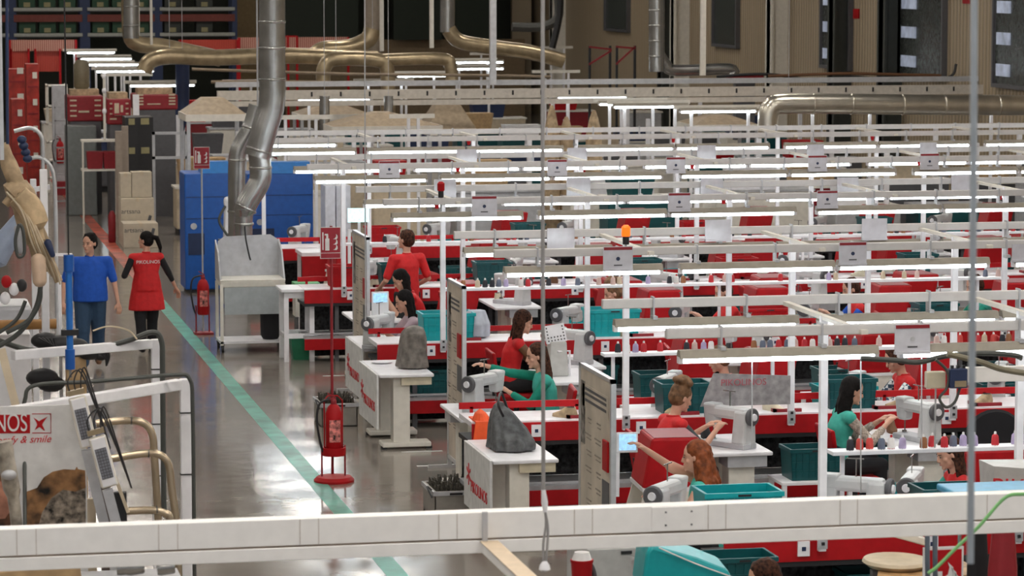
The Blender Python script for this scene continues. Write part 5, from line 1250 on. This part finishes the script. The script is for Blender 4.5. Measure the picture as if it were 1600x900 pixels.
MB().tube([(0, 0, a.z + .11), (.75, 0, a.z + .11)], .012, 8).build('bar', STEEL, t); MB().tube([(0, 0, 0), (0, 0, a.z + .11)], .012, 8).build('upright', STEEL, t); MB().tube([(.75, 0, 0), (.75, 0, a.z + .11)], .012, 8).build('upright', STEEL, t)
# shoe uppers lying on the desks and belts
UPPERS = {}
def upper(cn, m, loc, rz, lab):
    if cn not in UPPERS:
        t = thing('shoe_upper', lab, 'shoe upper', loc, rz, 'shoe uppers at the sewing stations')
        MB().loft([((0, 0, 0), .045, .13), ((0, -.005, .03), .047, .13), ((0, -.04, .06), .038, .085), ((0, -.06, .095), .034, .05)], 18).build('vamp', m, t, smooth=True)
        MB().loft([((0, -.06, .085), .028, .042), ((0, -.06, .098), .027, .041)], 14).build('opening', BLACKC, t, smooth=True)
        UPPERS[cn] = t; return t
    return dup(UPPERS[cn], loc, rz, lab)
ru = random.Random(11); cols = [('tan', TAN), ('black', BLACKC), ('brown', BROWN), ('red', DRED), ('cream', CREAM)]
for k in range(4):
    x = XS[k] + .9; n = 0
    while x < xr(ROWS[k]) and n < 9:
        cn, m = ru.choice(cols)
        upper(cn, m, (x, ROWS[k] + ru.uniform(.12, .2), .945), ru.uniform(0, 6), '%s shoe upper on the %s conveyor belt, %s upper from the aisle' % (cn, ROWN[k], ORD[n])); n += 1; x += ru.uniform(.7, 1.3)
    for j, xx in enumerate(NEAR.get(k, [])):
        cn, m = ru.choice(cols)
        upper(cn, m, (xx + .55, ROWS[k] - .42, .80), ru.uniform(0, 6), '%s shoe upper on the %s desk before the %s conveyor' % (cn, ORD[j], ROWN[k]))
    for j, xx in enumerate(FAR.get(k, [])):
        cn, m = ru.choice(cols)
        if (k, j) not in ((2, 0), (1, 0)): upper(cn, m, (xx - .75, ROWS[k] + .95, .80), ru.uniform(0, 6), '%s shoe upper on the %s desk beyond the %s conveyor' % (cn, ORD[j], ROWN[k]))
for i, (xa_, xb_, yy) in enumerate(((628, 694, 707), (652, 700, 729), (505, 540, 588))):
    a = G(xa_, yy); b_ = G(xb_, yy); struct(MB().box(a.x, b_.x, a.y, a.y + .05, 0, .002).build('trim_%d' % (40 + i), PAPER))

# ================================================================ FAR END OF THE HALL
# crossing trunk far away
YF = 60.0
za = V(1000, 137, YF).z
t = thing('trunking_beam', 'far white slotted trunking beam crossing above the workshop rows', 'trunking', (0, YF, za))
MB().box(V(340, 140, YF).x, 22, 0, .15, -.18, 0).build('upper_box', mat('far trunk', (.62, .58, .52), .5), t)
MB().box(V(340, 140, YF).x, 22, -.02, .17, -.30, -.20).build('lower_rail', mat('far trunk', (1, 1, 1)), t)
MB().box(V(340, 140, YF).x, 22, .3, .45, .06, .16).build('cable_tray', GREY, t)
x = V(440, 140, YF).x
while x < 21.5: MB().box(x, x + .035, -.01, 0, -.12, -.03).build('slot', BLACK, t); x += .565
# far light rows
def far_lights(Y, spans, rown, z=2.42):
    xa = min(s_[0] for s_ in spans); xb = max(s_[1] for s_ in spans)
    bo = thing('light_beam', 'white beam carrying the strip lights, %s' % rown, 'beam', (0, 0, 0), 0, 'far light beams')
    for a, b_ in spans:
        MB().box(a - .1, b_ + .1, Y, Y + .06, z + .06, z + .13).build('channel', OFFW, bo)
        for x in (a + .2, b_ - .2): MB().box(x, x + .05, Y + .01, Y + .06, 0, z + .06).build('post', WHITE, bo)
    j = 0
    for a, b_ in spans:
        x = a
        while x < b_ - 1.0:
            dup(strip0, (x, Y, z), None, 'lit strip light, %s from the left, %s' % (ORD[min(j, 18)], rown)); x += 1.47; j += 1
def px_(Y, *sp): return [(V(a, 150, Y).x, V(b_, 150, Y).x) for a, b_ in sp]
for Y, sp_, nm in ((54.2, px_(54.2, (1062, 1185), (1252, 1375), (1532, 1620)), 'first row beyond the conveyors'), (52, px_(52, (425, 510), (618, 670)), 'short row beyond the farthest conveyor'), (60.3, px_(60.3, (465, 595), (870, 985)), 'row under the far trunking'), (57.4, px_(57.4, (935, 1035)), 'short row before the far trunking, right'), (56.2, px_(56.2, (958, 1070)), 'nearer short row before the far trunking, right'),
                   (68, px_(68, (202, 300), (355, 405), (560, 640)), 'second row behind the far trunking'), (72.5, px_(72.5, (165, 232), (620, 690), (838, 900)), 'third row behind the far trunking'), (77, px_(77, (150, 215), (700, 775)), 'fourth row behind the far trunking'),
                   (82, px_(82, (137, 205), (705, 772)), 'fifth row behind the far trunking'), (87, px_(87, (126, 200), (740, 780)), 'sixth row behind the far trunking'), (93, px_(93, (105, 178), (850, 890)), 'last row behind the far trunking')):
    far_lights(Y, sp_, nm)
# dim work tables under the far rows, each with a coloured bin
HB = [(V(a, 200, Y).x - .3, V(b_, 200, Y).x + .3, Y - .3, Y + 1.5) for a, b_, Y in ((292, 385, 54), (520, 690, 57.8), (470, 580, 66), (670, 745, 61), (1085, 1185, 58.6), (100, 250, 61), (100, 250, 64), (100, 250, 63), (450, 900, 52.0))]
rf = random.Random(4)
fd = 0
for Y in (52.5, 55, 58.5, 62, 65.5, 70, 75, 80):
    x = 6.0 - (Y - 52) * .06
    while x < min(21, xr(Y) + .4):
        w_ = rf.uniform(.9, 1.6); h = rf.uniform(.8, 1.5)
        if any(x < hx1 and x + w_ > hx0 and Y < hy1 and Y + .75 > hy0 for hx0, hx1, hy0, hy1 in HB) or x + w_ > XW - .6: x += .5; continue
        m = rf.choice([OFFW, GREY, DRED, OFFW, BEIGE, DGREY, DGREY, GREY, TEAL])
        nm = {id(OFFW): 'cream', id(GREY): 'grey', id(DRED): 'dark red', id(RED): 'red', id(BEIGE): 'beige', id(DGREY): 'charcoal', id(BLUE): 'blue', id(TEAL): 'teal'}[id(m)]
        t = thing('work_unit', '%s work unit, number %s from the left in the %s far workshop row' % (nm, ORD[min(fd % 30, 30)], ROWN[int((Y - 52) // 4) % 8]), 'workshop unit', (x, Y, 0), 0, 'far workshop units'); fd += 1
        MB().box(0, w_, 0, .7, .12, h * .8).build('cabinet', m, t, bevel=.02); MB().box(-.03, w_ + .03, -.03, .73, h * .8, h * .8 + .04).build('top', rf.choice([OFFW, GREY]), t)
        MB().box(.03, w_ - .03, .05, .65, 0, .12).build('plinth', BLACK, t)
        if rf.random() < .7: MB().taper((.1, w_ * .6, .1, .5), h * .8 + .04, (.05, w_ * .65, .05, .55), h * .8 + rf.uniform(.3, .6)).build('bin', rf.choice([TEAL, RED, CARD, BEIGE, DGREY, NAVY, WHITE]), t)
        if rf.random() < .5: MB().box(w_ - .2, w_ - .12, .3, .38, h * .8, 1.9).build('pole', WHITE, t)
        x += w_ + rf.uniform(.3, .9)
# hoods (tan pyramids)
HOOD = mat('hood tan', (.42, .33, .23), .5, var=.1)
def hood(px0, px1, pyt, pyb, Y, lab, top=.25, legs=True):
    a = V(px0, pyb, Y); b_ = V(px1, pyb, Y); zt_ = V(px0, pyt, Y).z; w_ = b_.x - a.x; h = zt_ - a.z
    t = thing('extraction_hood', lab, 'hood', (a.x, Y, a.z), 0, 'tan extraction hoods')
    MB().taper((0, w_, 0, 1.3), .12, (w_ * (.5 - top / 2), w_ * (.5 + top / 2), .5, .9), h).build('canopy', HOOD, t)
    MB().box(-.02, w_ + .02, -.02, 1.32, 0, .12).build('rim', OFFW, t)
    if legs:
        for x in (0, w_ - .06):
            for y in (0, 1.2): MB().box(x, x + .06, y, y + .06, -a.z, 0).build('leg', GREY, t)
hood(292, 385, 155, 190, 54, 'tan extraction hood left of the thick steel duct', .35)
hood(520, 690, 178, 208, 57.8, 'wide tan extraction hood in the centre distance', .15)
hood(470, 580, 165, 188, 66, 'flat tan extraction hood behind the wide one', .3)
hood(670, 745, 165, 212, 61, 'narrow tan extraction hood right of the wide one', .5)
hood(1085, 1185, 182, 205, 58.6, 'pale extraction hood below the far lights', .3)
# tan sacks standing upright
for i, (x, w_, h) in enumerate([(862, 14, 48), (885, 12, 30), (928, 14, 40)]):
    a = V(x, 212, 56.2); k_ = 56.9 / 4900
    o = MB().loft([((a.x, 56.2, 0), w_ * k_, .2), ((a.x, 56.2, a.z), w_ * k_ * .95, .18), ((a.x, 56.2, a.z + h * k_ * .7), w_ * k_ * .5, .1), ((a.x, 56.2, a.z + h * k_), .03, .03)], 12).build('cloth_cone', TAN, smooth=True)
    tag(o, '%s tan pointed cloth cover beyond the light rows' % ['left tall', 'middle short', 'right'][i], 'cover')
# ducts
def P2(Y, *pts): return [V(x, y, Y) for x, y in pts]
duct('main_duct', 'long horizontal galvanised duct crossing behind the thick steel pipe', [(P2(66, (225, 112), (235, 95), (265, 88), (330, 90), (450, 87), (590, 92)), .17)], BRASSY)
duct('main_duct', 'arched galvanised duct over the far trunking in the centre', [(P2(63, (505, 130), (507, 105), (525, 92), (590, 94), (605, 110), (606, 185)), .15), (P2(63, (590, 94), (690, 92), (704, 105), (706, 125)), .13)], BRASSY)
duct('main_duct', 'flexible duct elbow dropping from the tall column in the centre', [(P2(67, (582, 45), (575, 62), (545, 75), (505, 78), (490, 90)), .19)], BRASSY)
duct('main_duct', 'tan flexible duct sagging from the left vertical pipe', [(P2(70, (203, -60), (203, 45), (215, 68), (250, 72), (300, 82), (345, 92)), .18)], BRASSY)
duct('tall_duct', 'tall steel duct standing left at the top of the picture', [(P2(69, (205, -80), (205, 60)), .17)], STEEL, rings=[(V(205, y, 69), (0, 0, 1), .17) for y in (10, 40)])
duct('tall_duct', 'tall cream duct column above the flexible elbow', [(P2(68, (583, -80), (583, 82)), .2)], mat('dusty duct', (.32, .27, .22), .5, .3))
duct('tall_duct', 'slim steel duct column right of the centre at the top', [(P2(70, (699, -80), (699, 50)), .17)], STEEL)
duct('main_duct', 'tan duct sloping right from the slim steel column', [(P2(70, (700, 45), (720, 65), (780, 75), (830, 82), (880, 95)), .17)], BRASSY)
duct('tall_duct', 'shiny ribbed vertical duct before the cream wall', [(P2(62, (1026, -80), (1026, 112)), .16)], STEEL, rings=[(V(1026, y, 62), (0, 0, 1), .16) for y in (-10, 16, 40, 64, 88)])
duct('main_duct', 'bent duct curving from the ribbed vertical duct to the right', [(P2(63, (1030, 85), (1040, 100), (1055, 110), (1140, 108), (1143, 118)), .12)], STEEL)
duct('main_duct', 'large shiny horizontal duct on the right below the far trunking', [([V(1200, 215, 53.0), V(1200, 185, 53.0), V(1206, 168, 53.0), V(1232, 162, 53.0), V(1400, 163, 53.0), V(1640, 165, 53.0)], .18)], mat('shiny duct', (.66, .62, .54), .3, .9, var=.1, scale=3),
     rings=[(V(x, 162 + (x - 1225) * .007, 53.0), (1, 0, 0), .18) for x in (1270, 1330, 1410, 1475, 1560)])
duct('down_pipe', 'short steel pipe dropping below the far trunking, left one', [(P2(59, (507, 150), (507, 208)), .10)], STEEL)
duct('down_pipe', 'short steel pipe dropping below the far trunking, right one', [(P2(59.3, (607, 150), (607, 180)), .09)], STEEL)
# hanging posts
for x, y1_, w_, Y, m, lab in ((771, 132, .12, 60, ALU, 'grey blue hanging post in the top centre'), (1099, 118, .10, 60, OFFW, 'cream hanging post right of the ribbed duct'), (675, 75, .08, 64, OFFW, 'thin cream hanging post left of the slim steel column'), (597, 80, .08, 66, OFFW, 'thin cream post beside the dusty duct column'), (237, 70, .05, 66, OFFW, 'thin cream post at the top left near the steel duct'), (215, 55, .10, 72, OFFW, 'cream post behind the tall left duct')):
    a = V(x, y1_, Y); tag(MB().box(a.x - w_ / 2, a.x + w_ / 2, Y, Y + w_, a.z, ZC).build('hanging_post', m), lab, 'post')
# pallet racks along the back wall
YR = 98.0
k_ = 99.5 / 4900
rk0 = None
def pal_rack(px0, px1, lab):
    a = V(px0, 60, YR); b_ = V(px1, 60, YR)
    t = thing('pallet_rack', lab, 'rack', (0, 0, 0), 0, 'pallet racks at the back wall')
    for x in (a.x, b_.x): MB().box(x - .08, x + .08, YR, YR + .1, 0, ZC - 1).box(x - .05, x + .05, YR + 1.2, YR + 1.3, 0, ZC - 1).build('upright', NAVY, t)
    for py in (57, 17): 
        z = V(100, py, YR).z; MB().box(a.x, b_.x, YR - .05, YR + .02, z, z + .10).build('shelf_edge', mat('rack edge grey', (.36, .37, .34), .5), t); MB().box(a.x, b_.x, YR, YR + 1.2, z - .03, z).build('deck', DGREY, t)
    z = V(100, 28, YR).z; MB().box(a.x, b_.x, YR - .04, YR + .02, z - .12, z + .10).build('red_beam', mat('rack red', (.16, .03, .02), .6), t)
    return a.x, b_.x
for px0, px1, lab in ((-60, 14, 'pallet rack at the left picture edge'), (22, 129, 'pallet rack with green crates, left bay'), (137, 242, 'pallet rack with green crates, middle bay'), (250, 367, 'pallet rack with dark crates, right bay')):
    xa, xb = pal_rack(px0, px1, lab)
    zz = [V(100, 57, YR).z + .1, V(100, 17, YR).z + .1]
    n = 0
    for L_, z in enumerate(zz):
        x = xa + .15
        while x < xb - .4 and px0 >= 0:
            t = thing('storage_crate', 'dark green crate, %s on the %s shelf of the %s' % (ORD[n % 6], ['lower', 'upper'][L_], lab.split(' with ')[0] + ' ' + lab.split(', ')[-1]), 'crate', (x, YR + .1, z), 0, 'crates in the pallet racks')
            MB().box(0, .52, 0, .6, 0, .44).build('box', mat('rack crate green', (.015, .06, .03), .6) if px0 < 240 else mat('rack crate dark', (.03, .035, .03), .6), t, bevel=.02)
            MB().box(.16, .36, -.01, 0, .02, .16).build('yellow_label', mat('label cream', (.30, .27, .14), .7), t)
            x += .62 * (1.0 if px0 < 240 else 1.6); n += 1
        n = 0
# cream wall piece right of racks and dark gates
struct(MB().box(V(367, 60, 101).x, V(405, 60, 101).x, 101, 101.3, 0, ZC).build('trim_20', mat('ochre wall', (.20, .14, .07), .8)))
struct(MB().box(V(445, 60, 102).x, V(820, 60, 102).x, 102, 102.2, 0, V(600, 62, 102).z).build('trim_21', mat('tan dado', (.25, .18, .11), .8)))
gate = mat('gate green black', (.012, .022, .012), .6)
for i, (a, b_) in enumerate(((446, 560), (615, 690), (712, 765))):
    d = struct(thing('door_%d' % (i + 1), None, None, (V(a, 60, 101.5).x, 101.5, 0))); w_ = V(b_, 60, 101.5).x - V(a, 60, 101.5).x
    MB().box(0, w_, 0, .15, V(600, 62, 102).z, ZC).build('door_leaf', gate, d)
for i, (a, b_) in enumerate(((800, 830), (840, 868), (880, 905), (925, 940))):
    x0, x1 = V(a, 60, 103).x, V(b_, 60, 103).x
    struct(MB().box(x0, x1, 103, 103.2, 0, ZC).build('trim_%d' % (22 + i), WALLM))
# red fence of mesh panels
FEN = wave_mat('red mesh fence', (.35, .03, .02), (.60, .07, .04), 6, 'X', bump=.2)
FENP = wave_mat('pale pink mesh fence', (.34, .10, .07), (.62, .34, .27), 5, 'X', bump=.2)
for i, (a, b_, y0_, y1_, m, lab) in enumerate(((14, 120, 62, 80, FENP, 'pale red mesh strip below the left racks'), (16, 46, 76, 110, FEN, 'red mesh panel far left'), (54, 95, 76, 112, FEN, 'second red mesh panel beside the white uprights'), (280, 372, 62, 78, FEN, 'red mesh strip left of the thick duct'), (372, 545, 58, 76, FENP, 'pale pink mesh strip behind the thick duct'), (448, 465, 56, 74, RED, 'bright red box on the mesh strip'))):
    p, q = V(a, y1_, 94), V(b_, y0_, 94)
    t = thing('mesh_fence', lab, 'fence', (0, 0, 0), 0, 'red mesh fence at the back')
    MB().box(p.x, q.x, 94 + i * .05, 94.04 + i * .05, p.z, q.z).build('mesh_panel', m, t); MB().box(p.x, p.x + .06, 93.9, 94, 0, q.z).box(q.x - .06, q.x, 93.9, 94, 0, q.z).build('fence_post', RED, t)
# red lockers / shelving left
for i, (x0, x1, yt, Y, m, lab) in enumerate(((14, 42, 108, 74, RED, 'red shelving unit at the left edge'), (42, 62, 100, 71, RED, 'tall bright red cabinet with white labels'), (18, 38, 155, 66, DRED, 'dark red machine drum low at the left'))):
    a = V(x0, 200, Y); b_ = V(x1, 200, Y); zt_ = V(x0, yt, Y).z
    t = thing('red_cabinet', lab, 'cabinet', (a.x, Y, 0), 0, 'red cabinets far left')
    w_ = b_.x - a.x
    MB().box(0, w_, 0, .6, 0, zt_).build('body', mat('locker red', (.42, .03, .02), .5, var=.2, scale=6), t, bevel=.01)
    for z in (.5, 1.1, 1.7, 2.3):
        if z < zt_: MB().box(.03, w_ - .03, -.01, 0, z, z + .03).build('shelf_line', DRED, t); MB().box(w_ * .5, w_ * .85, -.02, -.01, z + .2, z + .34).build('white_label', OFFW, t)
a = V(75, 280, 70)
t = thing('wire_rack', 'white wire rack in front of the dark openings far left', 'rack', (a.x, 70, 0))
for x in (0, .42): MB().box(x, x + .04, 0, .04, 0, 2.4).box(x, x + .04, .5, .54, 0, 2.4).build('upright', OFFW, t)
for z in (.3, .7, 1.1, 1.5, 1.9, 2.35): MB().box(0, .46, 0, .54, z, z + .03).build('shelf', OFFW, t)
t = thing('metal_ladder', 'grey metal ladder rack beside the red machine', 'ladder', (V(86, 250, 66).x, 66, 0))
for x in (0, .3): MB().box(x, x + .03, 0, .03, 0, 2.2).build('rail', GREY, t)
for z in [i * .28 + .1 for i in range(8)]: MB().box(0, .33, 0, .03, z, z + .03).build('rung', GREY, t)
# dark red machine housings
def red_machine(x0, x1, yt, yb, Y, lab, words=None):
    a = V(x0, yb, Y); b_ = V(x1, yb, Y); zt_ = V(x0, yt, Y).z; w_ = b_.x - a.x
    t = thing('red_machine', lab, 'machine', (a.x, Y, 0), 0, 'dark red machine housings')
    MB().box(0, w_, 0, 1.0, a.z, zt_).build('housing', DRED, t, bevel=.03)
    MB().box(.05, w_ - .05, .03, .9, 0, a.z).build('grey_base', DGREY, t)
    for q in range(4):
        for hx in (.05, w_ - .18): MB().box(hx, hx + .13, -.012, 0, a.z + .1 + q * (zt_ - a.z) * .2, a.z + .13 + q * (zt_ - a.z) * .2).build('hinge', BEIGE, t)
    MB().box(w_ * .3, w_ * .6, -.012, 0, a.z + (zt_ - a.z) * .35, a.z + (zt_ - a.z) * .42).build('name_stripe', BEIGE, t)
    MB().box(w_ * .1, w_ * .9, .2, .8, zt_, zt_ + .12).build('tan_lid', TAN, t)
    return t
red_machine(106, 162, 150, 190, 64, 'dark red machine housing with tan lid on the left')
red_machine(168, 205, 155, 195, 62.5, 'dark red kiosk machine with notice beside the white post')
red_machine(210, 278, 148, 172, 63, 'dark red machine housing behind the black racks')
a = V(108, 300, 63); tag(MB().box(a.x, a.x + .6, 63.6, 64.2, 0, V(108, 195, 63).z - .05).build('grey_cupboard', mat('cupboard grey', (.20, .22, .22), .5), bevel=.02), 'plain grey cupboard under the dark red machine housing', 'cupboard')
t = thing('grey_tank', 'olive grey rounded tank standing above the red machine', 'tank', (V(129, 150, 64.4).x, 64.6, V(129, 140, 64.4).z))
MB().lathe([(.12, 0), (.16, .05), (.16, .5), (.10, .6)], n=16).build('tank', mat('olive tank', (.20, .17, .11), .5), t, smooth=True); MB().box(-.1, .1, -.1, .1, -1.2, 0).build('stand', DGREY, t)
t = thing('notice_kiosk', 'dark red notice with pale figures on the kiosk machine', 'sign', (V(186, 178, 62.4).x, 62.4, V(186, 180, 62.4).z)); MB().box(-.13, .13, -.02, 0, 0, .28).build('board', mat('sign red', (1, 1, 1)), t); MB().box(-.09, .0, -.025, -.02, .04, .24).box(.03, .08, -.025, -.02, .06, .2).build('figures', BEIGE, t)
# black racks with yellow labels
for i, (x0, x1) in enumerate(((196, 215), (214, 240))):
    a = V(x0, 185, 60.5); b_ = V(x1, 185, 60.5)
    t = thing('black_rack', 'black rack with cream labels, %s one' % ['left', 'right'][i], 'rack', (a.x, 60.5 + i * .1, 0), 0, 'black racks')
    zt_ = V(x0, 182, 60.5).z; w_ = b_.x - a.x
    MB().box(0, w_, 0, .8, .05, zt_ - .02).build('body', BLACK, t)
    MB().box(.02, w_ - .02, .02, .78, 0, .05).build('plinth', DGREY, t)
    for z in (zt_ - .16, zt_ - .72): MB().box(w_ * .25, w_ * .75, -.02, 0, z, z + .12).build('cream_label', mat('label cream', (1, 1, 1)), t)
t = thing('white_pillar', 'white pillar between the dark duct and the red kiosk', 'pillar', (V(206, 150, 63).x, 62.0, 0)); MB().box(-.06, .06, 0, .1, 0, V(206, 148, 62).z).build('pillar', WHITE, t)
for i, (x, Y) in enumerate(((186, 58.5), (196, 58.7))): tag(MB().box(V(x, 250, Y).x - .06, V(x, 250, Y).x + .06, Y, Y + .12, 0, V(x, 205 - i * 8, Y).z).build('pallet_board', mat('dusty board', (.36, .30, .25), .7)), '%s dusty upright board beside the carton stack' % ['left', 'right'][i], 'board')
# grey machine frame below hood, left
t = thing('frame_table', 'grey steel frame table under the left hood', 'frame', (V(242, 240, 57).x, 57.5, 0)); w_ = 58 * k_ * .6
for x in (0, .6): MB().box(x, x + .05, 0, .05, 0, 2.0).build('leg', GREY, t)
MB().box(0, .65, 0, .05, 1.95, 2.0).build('cross_rail', GREY, t); MB().box(0, .65, 0, .05, 1.5, 1.55).build('cross_rail', GREY, t)
# white lockers mid distance
for i, (x0, x1, Y) in enumerate(((508, 524, 47.5), (525, 548, 47.6))):
    a = V(x0, 300, Y); b_ = V(x1, 300, Y)
    t = thing('white_locker', '%s tall white locker behind the boards' % ['left', 'right'][i], 'locker', (a.x, Y, 0), 0, 'white lockers'); w_ = b_.x - a.x
    MB().box(0, w_, 0, .5, .0, V(x0, 290, Y).z).build('body', mat('locker white', (.62, .64, .70), .4), t, bevel=.01); MB().box(w_ * .45, w_ * .5, -.015, 0, .9, 1.1).build('handle', GREY, t)
# red barriers near the right wall top
t = thing('safety_rail', 'dark red safety rail before the cream wall', 'rail', (V(920, 108, 66).x, 66, V(920, 108, 66).z))
for x in (0, .45, .60, 1.0): MB().box(x, x + .05, 0, .05, -1.5, .5).build('rail_post', BLACK, t)
MB().bar((0, 0, .48), (.5, 0, .42), .04).bar((.6, 0, .1), (1.03, 0, .48), .04).bar((.6, 0, .48), (1.03, 0, .44), .04).bar((0, 0, .1), (.5, 0, .4), .04).build('rail_bar', DRED, t)
t = thing('red_box', 'dark red box over the far trunking on the right', 'box', (V(1155, 128, 60.5).x, 61, V(1155, 128, 60.5).z)); MB().box(0, .65, 0, .4, 0, .12).build('box', DRED, t); MB().box(.1, .5, .1, .3, -1.2, 0).build('stand', DGREY, t)
# cables above far trunking
for q, (pts, lab) in enumerate([([(1120, 120), (1200, 116), (1290, 128), (1330, 120), (1400, 126), (1480, 122), (1494, 100)], 'dark cable lying over the far trunking at the right'), ([(1200, 119), (1320, 115), (1420, 117), (1470, 118)], 'thin brown cable over the far trunking at the right'), ([(300, 108), (420, 112), (560, 116), (760, 118), (860, 120)], 'brown pipe running above the far trunking, upper'), ([(330, 128), (480, 128), (600, 130), (800, 126)], 'brown pipe running above the far trunking, lower')]):
    hose(pts, 61.0 - q * .2, .03, [BLACK, BROWN, mat('pipe brown', (.25, .19, .13), .5), mat('pipe brown', (1, 1, 1))][q], lab, 'cable', 'cable_run')
hose([(800, 42), (845, 42), (870, 30), (873, 5), (866, -40)], 80, .12, mat('dusty dark pipe', (.08, .08, .075), .5), 'dark curved pipe at the top before the cream wall', 'pipe', 'curved_pipe')
hose([(876, -20), (874, 25), (863, 75)], 79, .09, BLACK, 'black slanting pipe at the top before the cream wall', 'pipe', 'slanting_pipe')
for i, (x, y) in enumerate(((1340, 22), (1385, -2), (1512, -2))):
    p_ = V(x, y, wy(x)); tag(MB().box(XW - .03, XW - .005, p_.y - .2, p_.y + .2, p_.z - .1, p_.z + .12).build('wall_notice', RED), '%s small red notice on the cream wall' % ['left', 'middle', 'right'][i], 'notice', 'red notices on the cream wall')
# warning lamps
for x, y, Y, m, lab in ((978, 364, 26.72, mat('amber glow', (1, .15, .01), .4, emit=(1, .09, .005, 1.2)), 'glowing orange warning lamp on the second light beam'), (689, 294, 32.72, RED, 'small red warning lamp standing on the third light beam')):
    p_ = V(x, y, Y); t = thing('warning_lamp', lab, 'warning lamp', p_); MB().lathe([(.035, -.03), (.04, -.02), (.04, .05), (.02, .07)], n=12).build('lens', m, t, smooth=True); MB().lathe([(.03, -.10), (.03, -.03)], n=10).build('lamp_base', BLACK, t, smooth=True); MB().tube([(0, 0, -.25), (0, 0, -.1)], .01).build('stem', GREY, t)
